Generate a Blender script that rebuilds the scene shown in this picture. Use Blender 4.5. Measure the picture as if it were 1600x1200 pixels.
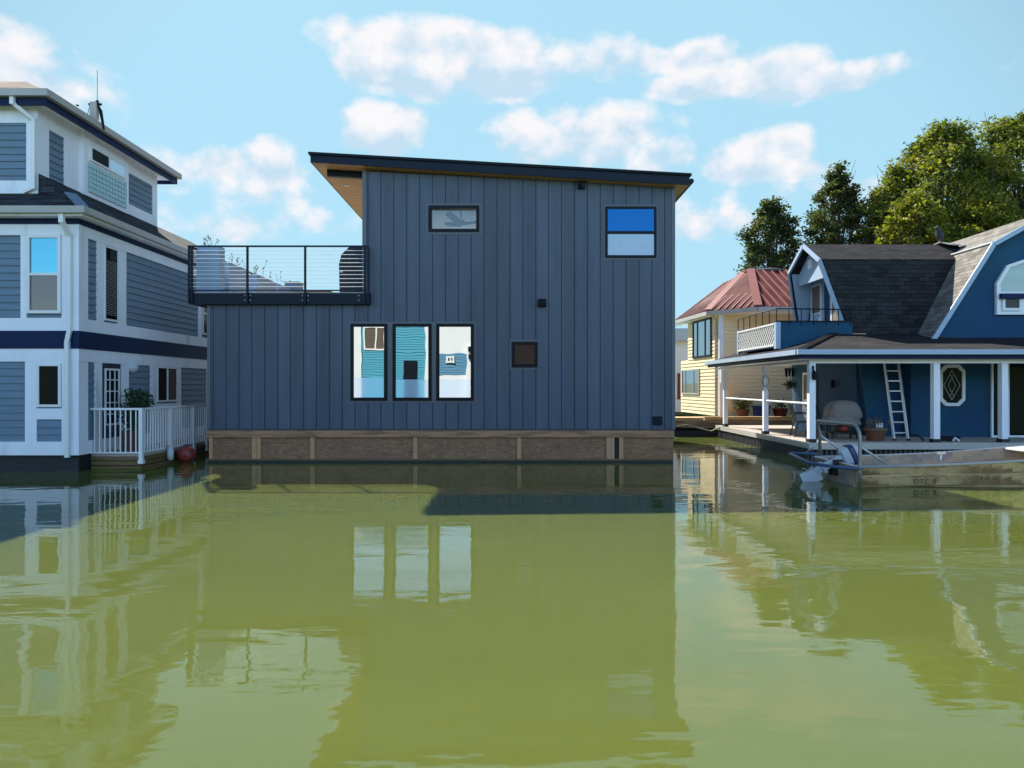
import bpy, bmesh, math, random
import numpy as np
from mathutils import Vector, Matrix
R = math.radians
random.seed(7)
scene = bpy.context.scene
for o in list(bpy.data.objects): bpy.data.objects.remove(o)
C = scene.collection

# ------------------------------------------------------------------ camera
H = 1.79          # eye height above the water
HY = 604.0        # horizon row (1600 px wide photo)
FP = 1067.0
cam = bpy.data.cameras.new('camera'); co = bpy.data.objects.new('camera', cam); C.objects.link(co)
cam.sensor_width = 36; cam.lens = 36*FP/1600; cam.shift_y = (HY-600)/1600.0
cam.clip_start = 0.1; cam.clip_end = 2000
co.location = (0, 0, H); co.rotation_euler = (R(90), 0, 0)
scene.camera = co
def px(x, Y): return (x-800)/FP*Y
def pz(y, Y): return H+(HY-y)/FP*Y

# ------------------------------------------------------------------ render / light
scene.view_settings.view_transform = 'Standard'; scene.view_settings.look = 'None'
scene.view_settings.exposure = 1.08; scene.view_settings.gamma = 1.0
SUN = Vector((-0.343, 0.620, 0.706)).normalized()
el = math.asin(SUN.z); az = math.atan2(SUN.x, SUN.y)
sl = bpy.data.lights.new('sun', 'SUN'); sl.energy = 5.0; sl.angle = R(0.6); sl.color = (1.0, 0.94, 0.84)
so = bpy.data.objects.new('sun', sl); C.objects.link(so)
so.rotation_euler = SUN.to_track_quat('Z', 'Y').to_euler()

world = bpy.data.worlds.new("World"); scene.world = world; world.use_nodes = True
nt = world.node_tree; N = nt.nodes; L = nt.links
for n in list(N): N.remove(n)
def nd(t, tree=None, **kw):
    n = (tree or nt).nodes.new(t)
    for k, v in kw.items(): setattr(n, k, v)
    return n
def mth(op, a, b=None, c=None, tree=None, clamp=False):
    t = tree or nt
    n = t.nodes.new('ShaderNodeMath'); n.operation = op; n.use_clamp = clamp
    for i, v in enumerate((a, b, c)):
        if v is None: continue
        if isinstance(v, (int, float)): n.inputs[i].default_value = v
        else: t.links.new(v, n.inputs[i])
    return n.outputs[0]
SKY_STRENGTH = 0.095
sky = nd('ShaderNodeTexSky', sky_type='NISHITA'); sky.sun_disc = False
sky.sun_elevation = el; sky.sun_rotation = az % (2*math.pi)
sky.air_density = 1.0; sky.dust_density = 0.35; sky.ozone_density = 2.0; sky.altitude = 0
# clouds: soft masks placed by azimuth / elevation on the sky sphere, broken up with noise
tc = nd('ShaderNodeTexCoord'); sep = nd('ShaderNodeSeparateXYZ'); L.new(tc.outputs['Generated'], sep.inputs[0])
azn = mth('ARCTAN2', sep.outputs[0], sep.outputs[1]); eln = mth('ARCSINE', sep.outputs[2])
nz = nd('ShaderNodeTexNoise'); nz.inputs['Scale'].default_value = 9; nz.inputs['Detail'].default_value = 9; nz.inputs['Roughness'].default_value = 0.58
mpn = nd('ShaderNodeMapping'); mpn.inputs['Scale'].default_value = (1, 1, 1.25); L.new(tc.outputs['Generated'], mpn.inputs[0]); L.new(mpn.outputs[0], nz.inputs[0])
nz2 = nd('ShaderNodeTexNoise'); nz2.inputs['Scale'].default_value = 26; nz2.inputs['Detail'].default_value = 6; L.new(mpn.outputs[0], nz2.inputs[0])
blobs = [(700,78,190,34,1.0),(640,115,95,32,1),(770,108,120,34,1),(900,95,120,30,.8),(560,98,42,30,.8),
         (1120,132,110,22,1),(1215,112,80,36,1),(1330,118,90,22,1),(1090,92,62,24,.8),
         (600,200,62,36,1),(565,215,35,22,.9),(830,222,72,34,.9),(945,208,105,42,1),(1040,240,60,30,.8),
         (1180,248,105,36,1),(1255,265,60,20,.7),(255,262,60,36,.8),(345,262,62,28,.7),(432,258,50,38,.9),(400,300,100,28,.55),(470,345,120,26,.5),
         (1120,340,110,24,.6),(1270,300,100,18,.45),(60,130,130,60,.8),(300,345,120,30,.5),(900,330,400,30,.4),
         (-500,180,200,60,1),(-150,60,190,40,.9),(1900,120,220,50,1),(1700,70,120,20,.5),(2400,250,300,60,1)]
acc = None; acc2 = None
for (bx, by, rx, ry, wgt) in blobs:
    u = (bx-800)/FP; v = (HY-by)/FP; d = math.sqrt(1+u*u+v*v)
    a0 = math.atan2(u, 1); e0 = math.asin(v/d); ra = rx/FP*math.cos(a0)**2; re = ry/FP*math.cos(a0)
    dx = mth('MULTIPLY', mth('SUBTRACT', azn, a0), 1/ra); dy = mth('MULTIPLY', mth('SUBTRACT', eln, e0), 1/re)
    d2 = mth('ADD', mth('MULTIPLY', dx, dx), mth('MULTIPLY', dy, dy))
    m = mth('MULTIPLY', mth('SUBTRACT', 1.0, mth('MULTIPLY', d2, 0.62)), wgt)
    acc = m if acc is None else mth('MAXIMUM', acc, m)
    m2 = mth('ADD', m, mth('MULTIPLY', mth('SUBTRACT', dy, 0.25), 0.62*wgt)); acc2 = m2 if acc2 is None else mth('MAXIMUM', acc2, m2)
topness = mth('SUBTRACT', acc2, acc)
# far from the photo's part of the sky: ordinary scattered cloud
acc = mth('MAXIMUM', acc, -1.2)
back = mth('MULTIPLY', mth('SUBTRACT', mth('ABSOLUTE', azn), 1.3), 2.0, clamp=True)
acc = mth('MAXIMUM', acc, mth('SUBTRACT', mth('MULTIPLY', back, 0.6), 0.95))
dens = mth('ADD', mth('ADD', mth('MULTIPLY', acc, 0.62), 0.02), mth('MULTIPLY', mth('SUBTRACT', nz.outputs[0], 0.5), 1.5))
dens = mth('ADD', dens, mth('MULTIPLY', mth('SUBTRACT', nz2.outputs[0], 0.5), 0.7))
mr = nd('ShaderNodeMapRange', interpolation_type='SMOOTHSTEP'); L.new(dens, mr.inputs[0])
mr.inputs[1].default_value = 0.04; mr.inputs[2].default_value = 0.50; mr.inputs[3].default_value = 0; mr.inputs[4].default_value = 0.9
shade = nd('ShaderNodeMapRange'); L.new(mth('ADD', mth('MULTIPLY', topness, 1.0), mth('MULTIPLY', mth('SUBTRACT', nz2.outputs[0], 0.5), 2.4)), shade.inputs[0]); shade.inputs[1].default_value = -0.55; shade.inputs[2].default_value = 0.30
skyc = nd('ShaderNodeMix', data_type='RGBA', blend_type='MULTIPLY'); skyc.inputs[0].default_value = 1
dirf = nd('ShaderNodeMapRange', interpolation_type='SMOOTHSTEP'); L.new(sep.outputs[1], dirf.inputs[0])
dirf.inputs[1].default_value = -0.8; dirf.inputs[2].default_value = 0.1; dirf.inputs[3].default_value = 1.85; dirf.inputs[4].default_value = 0.36  # sky dimmed ahead and overhead, boosted behind the camera to light the facade
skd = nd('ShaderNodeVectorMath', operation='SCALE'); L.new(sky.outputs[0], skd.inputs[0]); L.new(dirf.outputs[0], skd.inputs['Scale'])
hz = nd('ShaderNodeMapRange', interpolation_type='SMOOTHSTEP'); L.new(sep.outputs[1], hz.inputs[0])   # flat haze colour brightens the sun's side of the sky
hz.inputs[1].default_value = 0.45; hz.inputs[2].default_value = 0.85; hz.inputs[3].default_value = 0.0; hz.inputs[4].default_value = 0.85
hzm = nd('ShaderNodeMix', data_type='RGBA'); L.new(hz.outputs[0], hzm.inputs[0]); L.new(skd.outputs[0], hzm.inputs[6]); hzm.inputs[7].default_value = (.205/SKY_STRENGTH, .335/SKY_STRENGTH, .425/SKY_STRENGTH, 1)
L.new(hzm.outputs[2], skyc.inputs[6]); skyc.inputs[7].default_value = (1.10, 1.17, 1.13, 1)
cc = nd('ShaderNodeMix', data_type='RGBA'); L.new(shade.outputs[0], cc.inputs[0])
CL = 0.53/SKY_STRENGTH
cc.inputs[6].default_value = (0.52*CL, 0.67*CL, 0.80*CL, 1); cc.inputs[7].default_value = (0.90*CL, 0.86*CL, 0.87*CL, 1)
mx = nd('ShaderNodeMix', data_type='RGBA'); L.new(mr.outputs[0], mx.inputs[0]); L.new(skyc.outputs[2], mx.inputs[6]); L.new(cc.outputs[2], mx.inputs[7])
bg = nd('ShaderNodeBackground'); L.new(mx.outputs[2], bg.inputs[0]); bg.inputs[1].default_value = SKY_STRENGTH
wo = nd('ShaderNodeOutputWorld'); L.new(bg.outputs[0], wo.inputs[0])

# ------------------------------------------------------------------ materials
def new_mat(name):
    m = bpy.data.materials.new(name); m.use_nodes = True
    return m, m.node_tree, m.node_tree.nodes['Principled BSDF']
def mat(name, col, rough=0.6, var=0.12, vscale=3.0, stretch=(1,1,1), bump=0.0, bscale=30.0, metal=0.0, col2=None, spec=0.5, coat=0.0, dirt=0.0, uv=True, c2lim=(0.45,0.6)):
    m, t, b = new_mat(name)
    b.inputs['Roughness'].default_value = rough; b.inputs['Metallic'].default_value = metal
    b.inputs['Specular IOR Level'].default_value = spec; b.inputs['Coat Weight'].default_value = coat
    tcn = nd('ShaderNodeTexCoord', t); mp = nd('ShaderNodeMapping', t); mp.inputs['Scale'].default_value = stretch
    t.links.new(tcn.outputs['UV' if uv else 'Object'], mp.inputs[0])
    n1 = nd('ShaderNodeTexNoise', t); n1.inputs['Scale'].default_value = vscale; n1.inputs['Detail'].default_value = 6; n1.inputs['Roughness'].default_value = .65
    t.links.new(mp.outputs[0], n1.inputs[0])
    k = mth('ADD', mth('MULTIPLY', mth('SUBTRACT', n1.outputs[0], 0.5, tree=t), 2.4*var, tree=t), 1.0, tree=t)
    base = nd('ShaderNodeMix', t, data_type='RGBA', blend_type='MIX'); base.inputs[6].default_value = (*col, 1)
    base.inputs[7].default_value = (*(col2 or col), 1); base.inputs[0].default_value = 0
    if col2:
        n2 = nd('ShaderNodeTexNoise', t); n2.inputs['Scale'].default_value = vscale*0.6; n2.inputs['Detail'].default_value = 5
        t.links.new(mp.outputs[0], n2.inputs[0])
        r = nd('ShaderNodeMapRange', t, interpolation_type='SMOOTHSTEP'); t.links.new(n2.outputs[0], r.inputs[0]); r.inputs[1].default_value = c2lim[0]; r.inputs[2].default_value = c2lim[1]
        t.links.new(r.outputs[0], base.inputs[0])
    cmb = nd('ShaderNodeVectorMath', t, operation='SCALE'); t.links.new(base.outputs[2], cmb.inputs[0]); t.links.new(k, cmb.inputs['Scale'])
    t.links.new(cmb.outputs[0], b.inputs['Base Color'])
    if bump:
        n3 = nd('ShaderNodeTexNoise', t); n3.inputs['Scale'].default_value = bscale; n3.inputs['Detail'].default_value = 4
        t.links.new(mp.outputs[0], n3.inputs[0])
        bp = nd('ShaderNodeBump', t); bp.inputs['Strength'].default_value = 1; bp.inputs['Distance'].default_value = bump
        t.links.new(n3.outputs[0], bp.inputs['Height']); t.links.new(bp.outputs[0], b.inputs['Normal'])
    rr = mth('ADD', rough-0.08, mth('MULTIPLY', n1.outputs[0], 0.16, tree=t), tree=t)
    t.links.new(rr, b.inputs['Roughness'])
    return m
M = {}
def panel_mat(name, col):
    m, t, b = new_mat(name)
    tcn = nd('ShaderNodeTexCoord', t); sp = nd('ShaderNodeSeparateXYZ', t); t.links.new(tcn.outputs['UV'], sp.inputs[0])
    w = mth('SINE', mth('MULTIPLY', sp.outputs[0], 2*math.pi/0.0508, tree=t), tree=t)   # fine pressed ribs every 5 cm
    bp = nd('ShaderNodeBump', t); bp.inputs['Distance'].default_value = 0.0035; t.links.new(w, bp.inputs['Height']); t.links.new(bp.outputs[0], b.inputs['Normal'])
    n1 = nd('ShaderNodeTexNoise', t); n1.inputs['Scale'].default_value = 1.2; n1.inputs['Detail'].default_value = 6
    mp = nd('ShaderNodeMapping', t); mp.inputs['Scale'].default_value = (2.2, 0.25, 1); t.links.new(tcn.outputs['UV'], mp.inputs[0]); t.links.new(mp.outputs[0], n1.inputs[0])
    wn = nd('ShaderNodeTexWhiteNoise', t, noise_dimensions='1D'); t.links.new(mth('FLOOR', mth('MULTIPLY', sp.outputs[0], 1/0.305, tree=t), tree=t), wn.inputs['W'])
    k = mth('ADD', mth('ADD', mth('MULTIPLY', mth('SUBTRACT', n1.outputs[0], .5, tree=t), .8, tree=t), mth('MULTIPLY', wn.outputs[0], .2, tree=t), tree=t), 0.93, tree=t)
    sc = nd('ShaderNodeVectorMath', t, operation='SCALE'); sc.inputs[0].default_value = col; t.links.new(k, sc.inputs['Scale']); t.links.new(sc.outputs[0], b.inputs['Base Color'])
    b.inputs['Roughness'].default_value = .45; b.inputs['Specular IOR Level'].default_value = .3
    return m
def shingle_mat(name, col, sx=0.33, sy=0.14, var=0.5, bump=0.012, moss=None):
    m, t, b = new_mat(name)
    tcn = nd('ShaderNodeTexCoord', t)
    br = nd('ShaderNodeTexBrick', t); br.inputs['Scale'].default_value = 1; br.inputs['Brick Width'].default_value = sx; br.inputs['Row Height'].default_value = sy
    br.inputs['Mortar Size'].default_value = 0.006; br.inputs['Mortar Smooth'].default_value = .4; br.offset = .5
    br.inputs['Color1'].default_value = (*[c*(1-var) for c in col], 1); br.inputs['Color2'].default_value = (*[c*(1+var) for c in col], 1); br.inputs['Mortar'].default_value = (*[c*.35 for c in col], 1)
    nzz = nd('ShaderNodeTexNoise', t); nzz.inputs['Scale'].default_value = 3; t.links.new(tcn.outputs['UV'], nzz.inputs[0])
    add = nd('ShaderNodeVectorMath', t, operation='SCALE'); t.links.new(nzz.outputs['Color'], add.inputs[0]); add.inputs['Scale'].default_value = .03
    ad2 = nd('ShaderNodeVectorMath', t, operation='ADD'); t.links.new(tcn.outputs['UV'], ad2.inputs[0]); t.links.new(add.outputs[0], ad2.inputs[1]); t.links.new(ad2.outputs[0], br.inputs[0])
    n1 = nd('ShaderNodeTexNoise', t); n1.inputs['Scale'].default_value = 60; n1.inputs['Detail'].default_value = 3; t.links.new(tcn.outputs['UV'], n1.inputs[0])
    n2 = nd('ShaderNodeTexNoise', t); n2.inputs['Scale'].default_value = 1.3; n2.inputs['Detail'].default_value = 5; t.links.new(tcn.outputs['UV'], n2.inputs[0])
    k = mth('ADD', mth('ADD', mth('MULTIPLY', n1.outputs[0], .7, tree=t), mth('MULTIPLY', n2.outputs[0], .8, tree=t), tree=t), .25, tree=t)
    sc = nd('ShaderNodeVectorMath', t, operation='SCALE'); t.links.new(br.outputs[0], sc.inputs[0]); t.links.new(k, sc.inputs['Scale']); t.links.new(sc.outputs[0], b.inputs['Base Color'])
    sp = nd('ShaderNodeSeparateXYZ', t); t.links.new(ad2.outputs[0], sp.inputs[0])
    saw = mth('FRACT', mth('MULTIPLY', sp.outputs[1], 1/sy, tree=t), tree=t)
    hgt = mth('SUBTRACT', mth('MULTIPLY', saw, -1.0, tree=t), mth('MULTIPLY', br.outputs['Fac'], .6, tree=t), tree=t)
    bp = nd('ShaderNodeBump', t); bp.inputs['Distance'].default_value = bump; t.links.new(hgt, bp.inputs['Height']); t.links.new(bp.outputs[0], b.inputs['Normal'])
    b.inputs['Roughness'].default_value = .9; b.inputs['Specular IOR Level'].default_value = .08
    return m
def glass_mat(name, refl=0.4, tint=(.9,.95,1), dark=(0.01,0.012,0.015), rough=0.003, wav=0.0):
    m, t, b = new_mat(name); t.nodes.remove(b); out = t.nodes['Material Output']
    g = nd('ShaderNodeBsdfGlossy', t); g.inputs[0].default_value = (*tint, 1); g.inputs['Roughness'].default_value = rough
    if wav:
        tcn = nd('ShaderNodeTexCoord', t); n1 = nd('ShaderNodeTexNoise', t); n1.inputs['Scale'].default_value = 1.6; n1.inputs['Detail'].default_value = 1; t.links.new(tcn.outputs['UV'], n1.inputs[0])
        bp = nd('ShaderNodeBump', t); bp.inputs['Distance'].default_value = wav; t.links.new(n1.outputs[0], bp.inputs['Height']); t.links.new(bp.outputs[0], g.inputs['Normal'])
    d = nd('ShaderNodeBsdfDiffuse', t); d.inputs[0].default_value = (*dark, 1)
    mxx = nd('ShaderNodeMixShader', t); mxx.inputs[0].default_value = refl
    t.links.new(d.outputs[0], mxx.inputs[1]); t.links.new(g.outputs[0], mxx.inputs[2]); t.links.new(mxx.outputs[0], out.inputs[0])
    return m
def clear_mat(name, refl=.15):
    m, t, b = new_mat(name); t.nodes.remove(b); out = t.nodes['Material Output']
    g = nd('ShaderNodeBsdfGlossy', t); g.inputs['Roughness'].default_value = .003
    d = nd('ShaderNodeBsdfTransparent', t); d.inputs[0].default_value = (.9,.95,.97,1)
    mxx = nd('ShaderNodeMixShader', t); mxx.inputs[0].default_value = refl
    t.links.new(d.outputs[0], mxx.inputs[1]); t.links.new(g.outputs[0], mxx.inputs[2]); t.links.new(mxx.outputs[0], out.inputs[0])
    return m
def plank_mat(name, col, col2, w=0.14, across='U', rough=.7, bump=.004, knots=True):
    m, t, b = new_mat(name); tcn = nd('ShaderNodeTexCoord', t); sp = nd('ShaderNodeSeparateXYZ', t); t.links.new(tcn.outputs['UV'], sp.inputs[0])
    c = sp.outputs[0 if across == 'U' else 1]
    q = mth('MULTIPLY', c, 1/w, tree=t); fl = mth('FLOOR', q, tree=t); fr = mth('FRACT', q, tree=t)
    wn = nd('ShaderNodeTexWhiteNoise', t, noise_dimensions='1D'); t.links.new(fl, wn.inputs['W'])
    mp = nd('ShaderNodeMapping', t); mp.inputs['Scale'].default_value = (14, .9, 1) if across == 'U' else (.9, 14, 1); t.links.new(tcn.outputs['UV'], mp.inputs[0])
    off = nd('ShaderNodeCombineXYZ', t); t.links.new(mth('MULTIPLY', wn.outputs[0], 37, tree=t), off.inputs[0]); t.links.new(mth('MULTIPLY', wn.outputs[0], 91, tree=t), off.inputs[1]); t.links.new(off.outputs[0], mp.inputs[1])
    n1 = nd('ShaderNodeTexNoise', t); n1.inputs['Scale'].default_value = 2; n1.inputs['Detail'].default_value = 7; n1.inputs['Distortion'].default_value = .8; t.links.new(mp.outputs[0], n1.inputs[0])
    f = mth('ADD', mth('MULTIPLY', n1.outputs[0], 1.0, tree=t), mth('MULTIPLY', mth('SUBTRACT', wn.outputs[0], .5, tree=t), .5, tree=t), tree=t, clamp=True)
    mxx = nd('ShaderNodeMix', t, data_type='RGBA'); t.links.new(f, mxx.inputs[0]); mxx.inputs[6].default_value = (*col, 1); mxx.inputs[7].default_value = (*col2, 1)
    gap = mth('MINIMUM', mth('MULTIPLY', fr, 14, tree=t), mth('MULTIPLY', mth('SUBTRACT', 1.0, fr, tree=t), 14, tree=t), tree=t, clamp=True)
    gapc = mth('ADD', mth('MULTIPLY', gap, .75, tree=t), .25, tree=t)
    sc = nd('ShaderNodeVectorMath', t, operation='SCALE'); t.links.new(mxx.outputs[2], sc.inputs[0]); t.links.new(gapc, sc.inputs['Scale']); t.links.new(sc.outputs[0], b.inputs['Base Color'])
    bp = nd('ShaderNodeBump', t); bp.inputs['Distance'].default_value = bump; t.links.new(gap, bp.inputs['Height']); t.links.new(bp.outputs[0], b.inputs['Normal'])
    b.inputs['Roughness'].default_value = rough
    return m
def ply_mat(name, c1, c2, seed=0):
    m, t, b = new_mat(name); tcn = nd('ShaderNodeTexCoord', t)
    mp = nd('ShaderNodeMapping', t); mp.inputs['Scale'].default_value = (.9, 5.5, 1); mp.inputs[1].default_value = (seed, seed, 0); t.links.new(tcn.outputs['UV'], mp.inputs[0])
    n1 = nd('ShaderNodeTexNoise', t); n1.inputs['Scale'].default_value = 1.6; n1.inputs['Detail'].default_value = 2; n1.inputs['Distortion'].default_value = 1.2; t.links.new(mp.outputs[0], n1.inputs[0])
    rings = mth('ADD', mth('MULTIPLY', mth('SINE', mth('MULTIPLY', n1.outputs[0], 60, tree=t), tree=t), .5, tree=t), .5, tree=t)
    n2 = nd('ShaderNodeTexNoise', t); n2.inputs['Scale'].default_value = 1.7; n2.inputs['Detail'].default_value = 8; n2.inputs['Roughness'].default_value = .7; t.links.new(tcn.outputs['UV'], n2.inputs[0])
    v = nd('ShaderNodeTexVoronoi', t); v.inputs['Scale'].default_value = 3.2; t.links.new(tcn.outputs['UV'], v.inputs[0])
    kn = nd('ShaderNodeMapRange', t); t.links.new(v.outputs['Distance'], kn.inputs[0]); kn.inputs[1].default_value = .035; kn.inputs[2].default_value = .09; kn.inputs[3].default_value = .3; kn.inputs[4].default_value = 1
    f = mth('ADD', mth('MULTIPLY', rings, .65, tree=t), mth('MULTIPLY', n2.outputs[0], .9, tree=t), tree=t)
    f = mth('SUBTRACT', f, .2, tree=t, clamp=True)
    mxx = nd('ShaderNodeMix', t, data_type='RGBA'); t.links.new(f, mxx.inputs[0]); mxx.inputs[6].default_value = (*c1, 1); mxx.inputs[7].default_value = (*c2, 1)
    sc = nd('ShaderNodeVectorMath', t, operation='SCALE'); t.links.new(mxx.outputs[2], sc.inputs[0]); t.links.new(kn.outputs[0], sc.inputs['Scale']); t.links.new(sc.outputs[0], b.inputs['Base Color'])
    b.inputs['Roughness'].default_value = .75
    return m
def leaf_mat(name, c1, c2, c3, trans=.45):
    m, t, b = new_mat(name); out = t.nodes['Material Output']
    geo = nd('ShaderNodeNewGeometry', t); tcn = nd('ShaderNodeTexCoord', t)
    n1 = nd('ShaderNodeTexNoise', t); n1.inputs['Scale'].default_value = .45; n1.inputs['Detail'].default_value = 3; t.links.new(tcn.outputs['Object'], n1.inputs[0])
    f = mth('ADD', mth('MULTIPLY', geo.outputs['Random Per Island'], .55, tree=t), mth('MULTIPLY', mth('SUBTRACT', n1.outputs[0], .3, tree=t), 1.1, tree=t), tree=t, clamp=True)
    cr = nd('ShaderNodeValToRGB', t); t.links.new(f, cr.inputs[0]); e = cr.color_ramp.elements
    e[0].position = .2; e[0].color = (*c1, 1); e[1].position = .6; e[1].color = (*c2, 1); x = e.new(.95); x.color = (*c3, 1)
    t.links.new(cr.outputs[0], b.inputs['Base Color']); b.inputs['Roughness'].default_value = .55; b.inputs['Specular IOR Level'].default_value = .35
    tr = nd('ShaderNodeBsdfTranslucent', t); br = nd('ShaderNodeVectorMath', t, operation='MULTIPLY'); t.links.new(cr.outputs[0], br.inputs[0]); br.inputs[1].default_value = (1.6, 1.7, .6); t.links.new(br.outputs[0], tr.inputs[0])
    mxx = nd('ShaderNodeMixShader', t); mxx.inputs[0].default_value = trans; t.links.new(b.outputs[0], mxx.inputs[1]); t.links.new(tr.outputs[0], mxx.inputs[2]); t.links.new(mxx.outputs[0], out.inputs[0])
    return m

M['panel'] = panel_mat('slate_metal_panel', (.078, .099, .142))
M['seam'] = mat('seam_shadow_metal', (.02, .024, .032), .5)
M['panel_trim'] = mat('slate_trim', (.10, .115, .14), .45, .05)
M['black'] = mat('black_frame', (.005, .007, .012), .4, .1, spec=.15)
M['navy_metal'] = mat('dark_navy_steel', (.008, .014, .030), .4, .15, 2, spec=.15)
M['cable'] = mat('steel_cable', (.75, .76, .78), .4, .05, metal=.2)
M['cedar'] = plank_mat('cedar_soffit', (.42, .20, .07), (.66, .38, .16), .14, 'U', .5)
M['beam'] = mat('sawn_lumber', (.40, .20, .11), .7, .35, 2.2, (1, 9, 1), col2=(.24, .125, .075), bump=.002)
M['stud'] = mat('lumber_stud', (.48, .26, .135), .7, .35, 2.2, (9, 1, 1), bump=.002)
M['ply'] = ply_mat('weathered_plywood', (.10, .062, .042), (.22, .15, .11))
M['glass'] = glass_mat('window_glass', .5, wav=.0012)
M['glass_dark'] = glass_mat('dark_glass', .018, wav=.001)
M['glass_mid'] = glass_mat('square_window_glass', .09, wav=.008)
M['glass_warm'] = glass_mat('red_brown_glass', .08, dark=(.06, .02, .012))  # red-brown base puts a mirrored roof into the sash pane
M['film'] = glass_mat('frosted_film', .35, dark=(.50, .64, .80), rough=.04)
M['glass_blue'] = glass_mat('blue_sky_pane_glass', .55, tint=(.02, .13, .33), dark=(.0, .04, .13))  # deep blue sky reflection put into the pane by its tint
M['glass_cyan'] = glass_mat('curtained_cyan_glass', .4, tint=(.2, .62, .8), dark=(.02, .13, .2))  # curtained pane, its cyan tint puts in the sky reflected there
M['frosted'] = mat('frosted_glass', (.42, .55, .72), .3, .12, 6)
M['clear'] = clear_mat('clear_glass', .07)
M['room'] = mat('white_room_paint', (.8, .8, .8), .8, .03)
M['fan'] = mat('blue_fan_blade', (.0, .03, .11), .6, spec=.1)
M['white'] = mat('white_house_paint', (.82, .85, .94), .5, .12, 2.2, (1.6, .3, 1), col2=(.52, .53, .58), c2lim=(.56, .8))
M['white_clean'] = mat('white_painted_rail', (.78, .79, .82), .4, .05)
M['siding'] = mat('blue_grey_lap_siding', (.135, .205, .285), .6, .32, 1.8, (.6, 5, 1))
M['navy'] = mat('navy_trim_paint', (.006, .018, .070), .5, .2, 2, spec=.15)
M['gutter'] = mat('weathered_gutter', (.42, .40, .38), .5, .2, 3, (.4, 1, 1))
M['shingle_brown'] = shingle_mat('brown_shingles', (.16, .125, .10))
M['shingle_navy'] = shingle_mat('dark_slate_shingles', (.035, .04, .05))
M['shingle_grey'] = shingle_mat('charcoal_shingles', (.032, .031, .033), .30, .125, .3)  # darker copy, shade of the near gambrel face put into its colour
M['float_dark'] = mat('tarred_float', (.012, .014, .02), .6, .4, 4, bump=.01)
M['moss_wood'] = mat('mossy_timber', (.17, .105, .055), .8, .4, 3, (.5, 6, 1), col2=(.12, .10, .02), bump=.004)
M['glass_block'] = mat('glass_block', (.32, .50, .55), .08, .25, 8, spec=.8)
M['door_navy'] = mat('navy_door', (.006, .012, .05), .35, .1)
M['lamp_glass'] = mat('pale_lamp_glass', (.5, .56, .6), .15, .1)
M['buoy_red'] = mat('faded_red_buoy', (.30, .035, .025), .45, .35, 5, col2=(.10, .02, .02))
M['rope'] = mat('mooring_rope', (.28, .25, .2), .9, .3, 20)
M['rope_white'] = mat('white_fender', (.55, .6, .66), .6, .3, 8)
M['terracotta'] = mat('terracotta_pot', (.12, .045, .025), .8, .3, 5)
M['leaf_dark'] = leaf_mat('dark_shrub_leaf', (.012, .03, .012), (.03, .07, .025), (.05, .10, .03), .2)
M['leaf_a'] = leaf_mat('poplar_leaf_dark', (.020, .036, .015), (.055, .07, .026), (.12, .12, .04))
M['leaf_b'] = leaf_mat('maple_leaf_green', (.045, .070, .014), (.14, .16, .026), (.34, .28, .035))
M['leaf_c'] = leaf_mat('maple_leaf_yellow', (.050, .078, .012), (.15, .165, .022), (.33, .27, .03))
M['bark'] = mat('grey_bark', (.07, .06, .05), .9, .4, 3, (4, 1, 1), bump=.02, bscale=10)
M['planter'] = mat('pale_blue_grey_planter_boards', (.26, .36, .50), .6, .2, 1.6, (.6, 5, 1))
M['cream'] = mat('cream_vinyl_siding', (.85, .69, .42), .5, .12, 1.2, (.5, 2, 1))
M['red_roof'] = mat('red_standing_seam_metal', (.085, .019, .017), .7, .3, 1.6, (3, .6, 1), col2=(.12, .036, .032), spec=.1)
M['red_cap'] = mat('faded_red_ridge_cap', (.24, .07, .062), .6, .15, 2)
M['ybeam'] = mat('yellow_lumber', (.52, .34, .15), .7, .3, 2, (1, 8, 1), col2=(.38, .22, .1))
M['gbeam'] = mat('weathered_dock_beam', (.26, .17, .11), .8, .35, 2, (1, 7, 1), col2=(.14, .10, .07))
M['blue'] = mat('blue_stucco', (.003, .050, .130), .8, .34, 1.2, col2=(.004, .065, .13), bump=.004, bscale=60)
M['lblue'] = mat('pale_blue_trim', (.36, .46, .60), .55, .12, 2)
M['deckboards'] = plank_mat('silver_deck_boards', (.30, .25, .22), (.50, .44, .39), .12, 'V', .8)
M['corrugated'] = mat('dark_corrugated_skirt', (.035, .035, .045), .5, .5, 3, (6, .6, 1))
M['lattice'] = mat('white_lattice', (.72, .72, .70), .6, .08)
M['alu'] = mat('aluminium', (.55, .56, .58), .35, .15, 5, metal=.6)
M['boat_hull'] = mat('oxidised_aluminium_hull', (.56, .38, .19), .7, .6, 3.6, (.6, 1.6, 1), col2=(.26, .16, .08), spec=.2, bump=.002, bscale=12)
M['boat_in'] = mat('dusty_boat_interior', (.36, .27, .19), .75, .35, 3, (1, 2, 1), col2=(.22, .19, .18))
M['boat_white'] = mat('white_fibreglass', (.75, .75, .76), .35, .08)
M['motor_white'] = mat('chalky_white_motor', (.50, .56, .66), .35, .25, 8)
M['motor_blue'] = mat('navy_cowl', (.012, .03, .12), .3, .2, 6)
M['tube'] = mat('galvanised_tube', (.30, .29, .29), .4, .3, 8, metal=.5)
M['tube_blue'] = mat('blue_painted_tube', (.05, .10, .20), .45, .3, 8)
M['tarp'] = mat('grey_canvas', (.19, .18, .17), .85, .25, 4, bump=.015, bscale=14)
M['tan_tarp'] = mat('tan_cover', (.32, .26, .20), .85, .25, 4, bump=.01, bscale=14)
M['black_plastic'] = mat('black_plastic', (.012, .012, .014), .45, .2, 5)
M['navy_cover'] = mat('navy_fabric_cover', (.010, .016, .035), .75, .25, 4, bump=.01, bscale=12)
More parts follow.
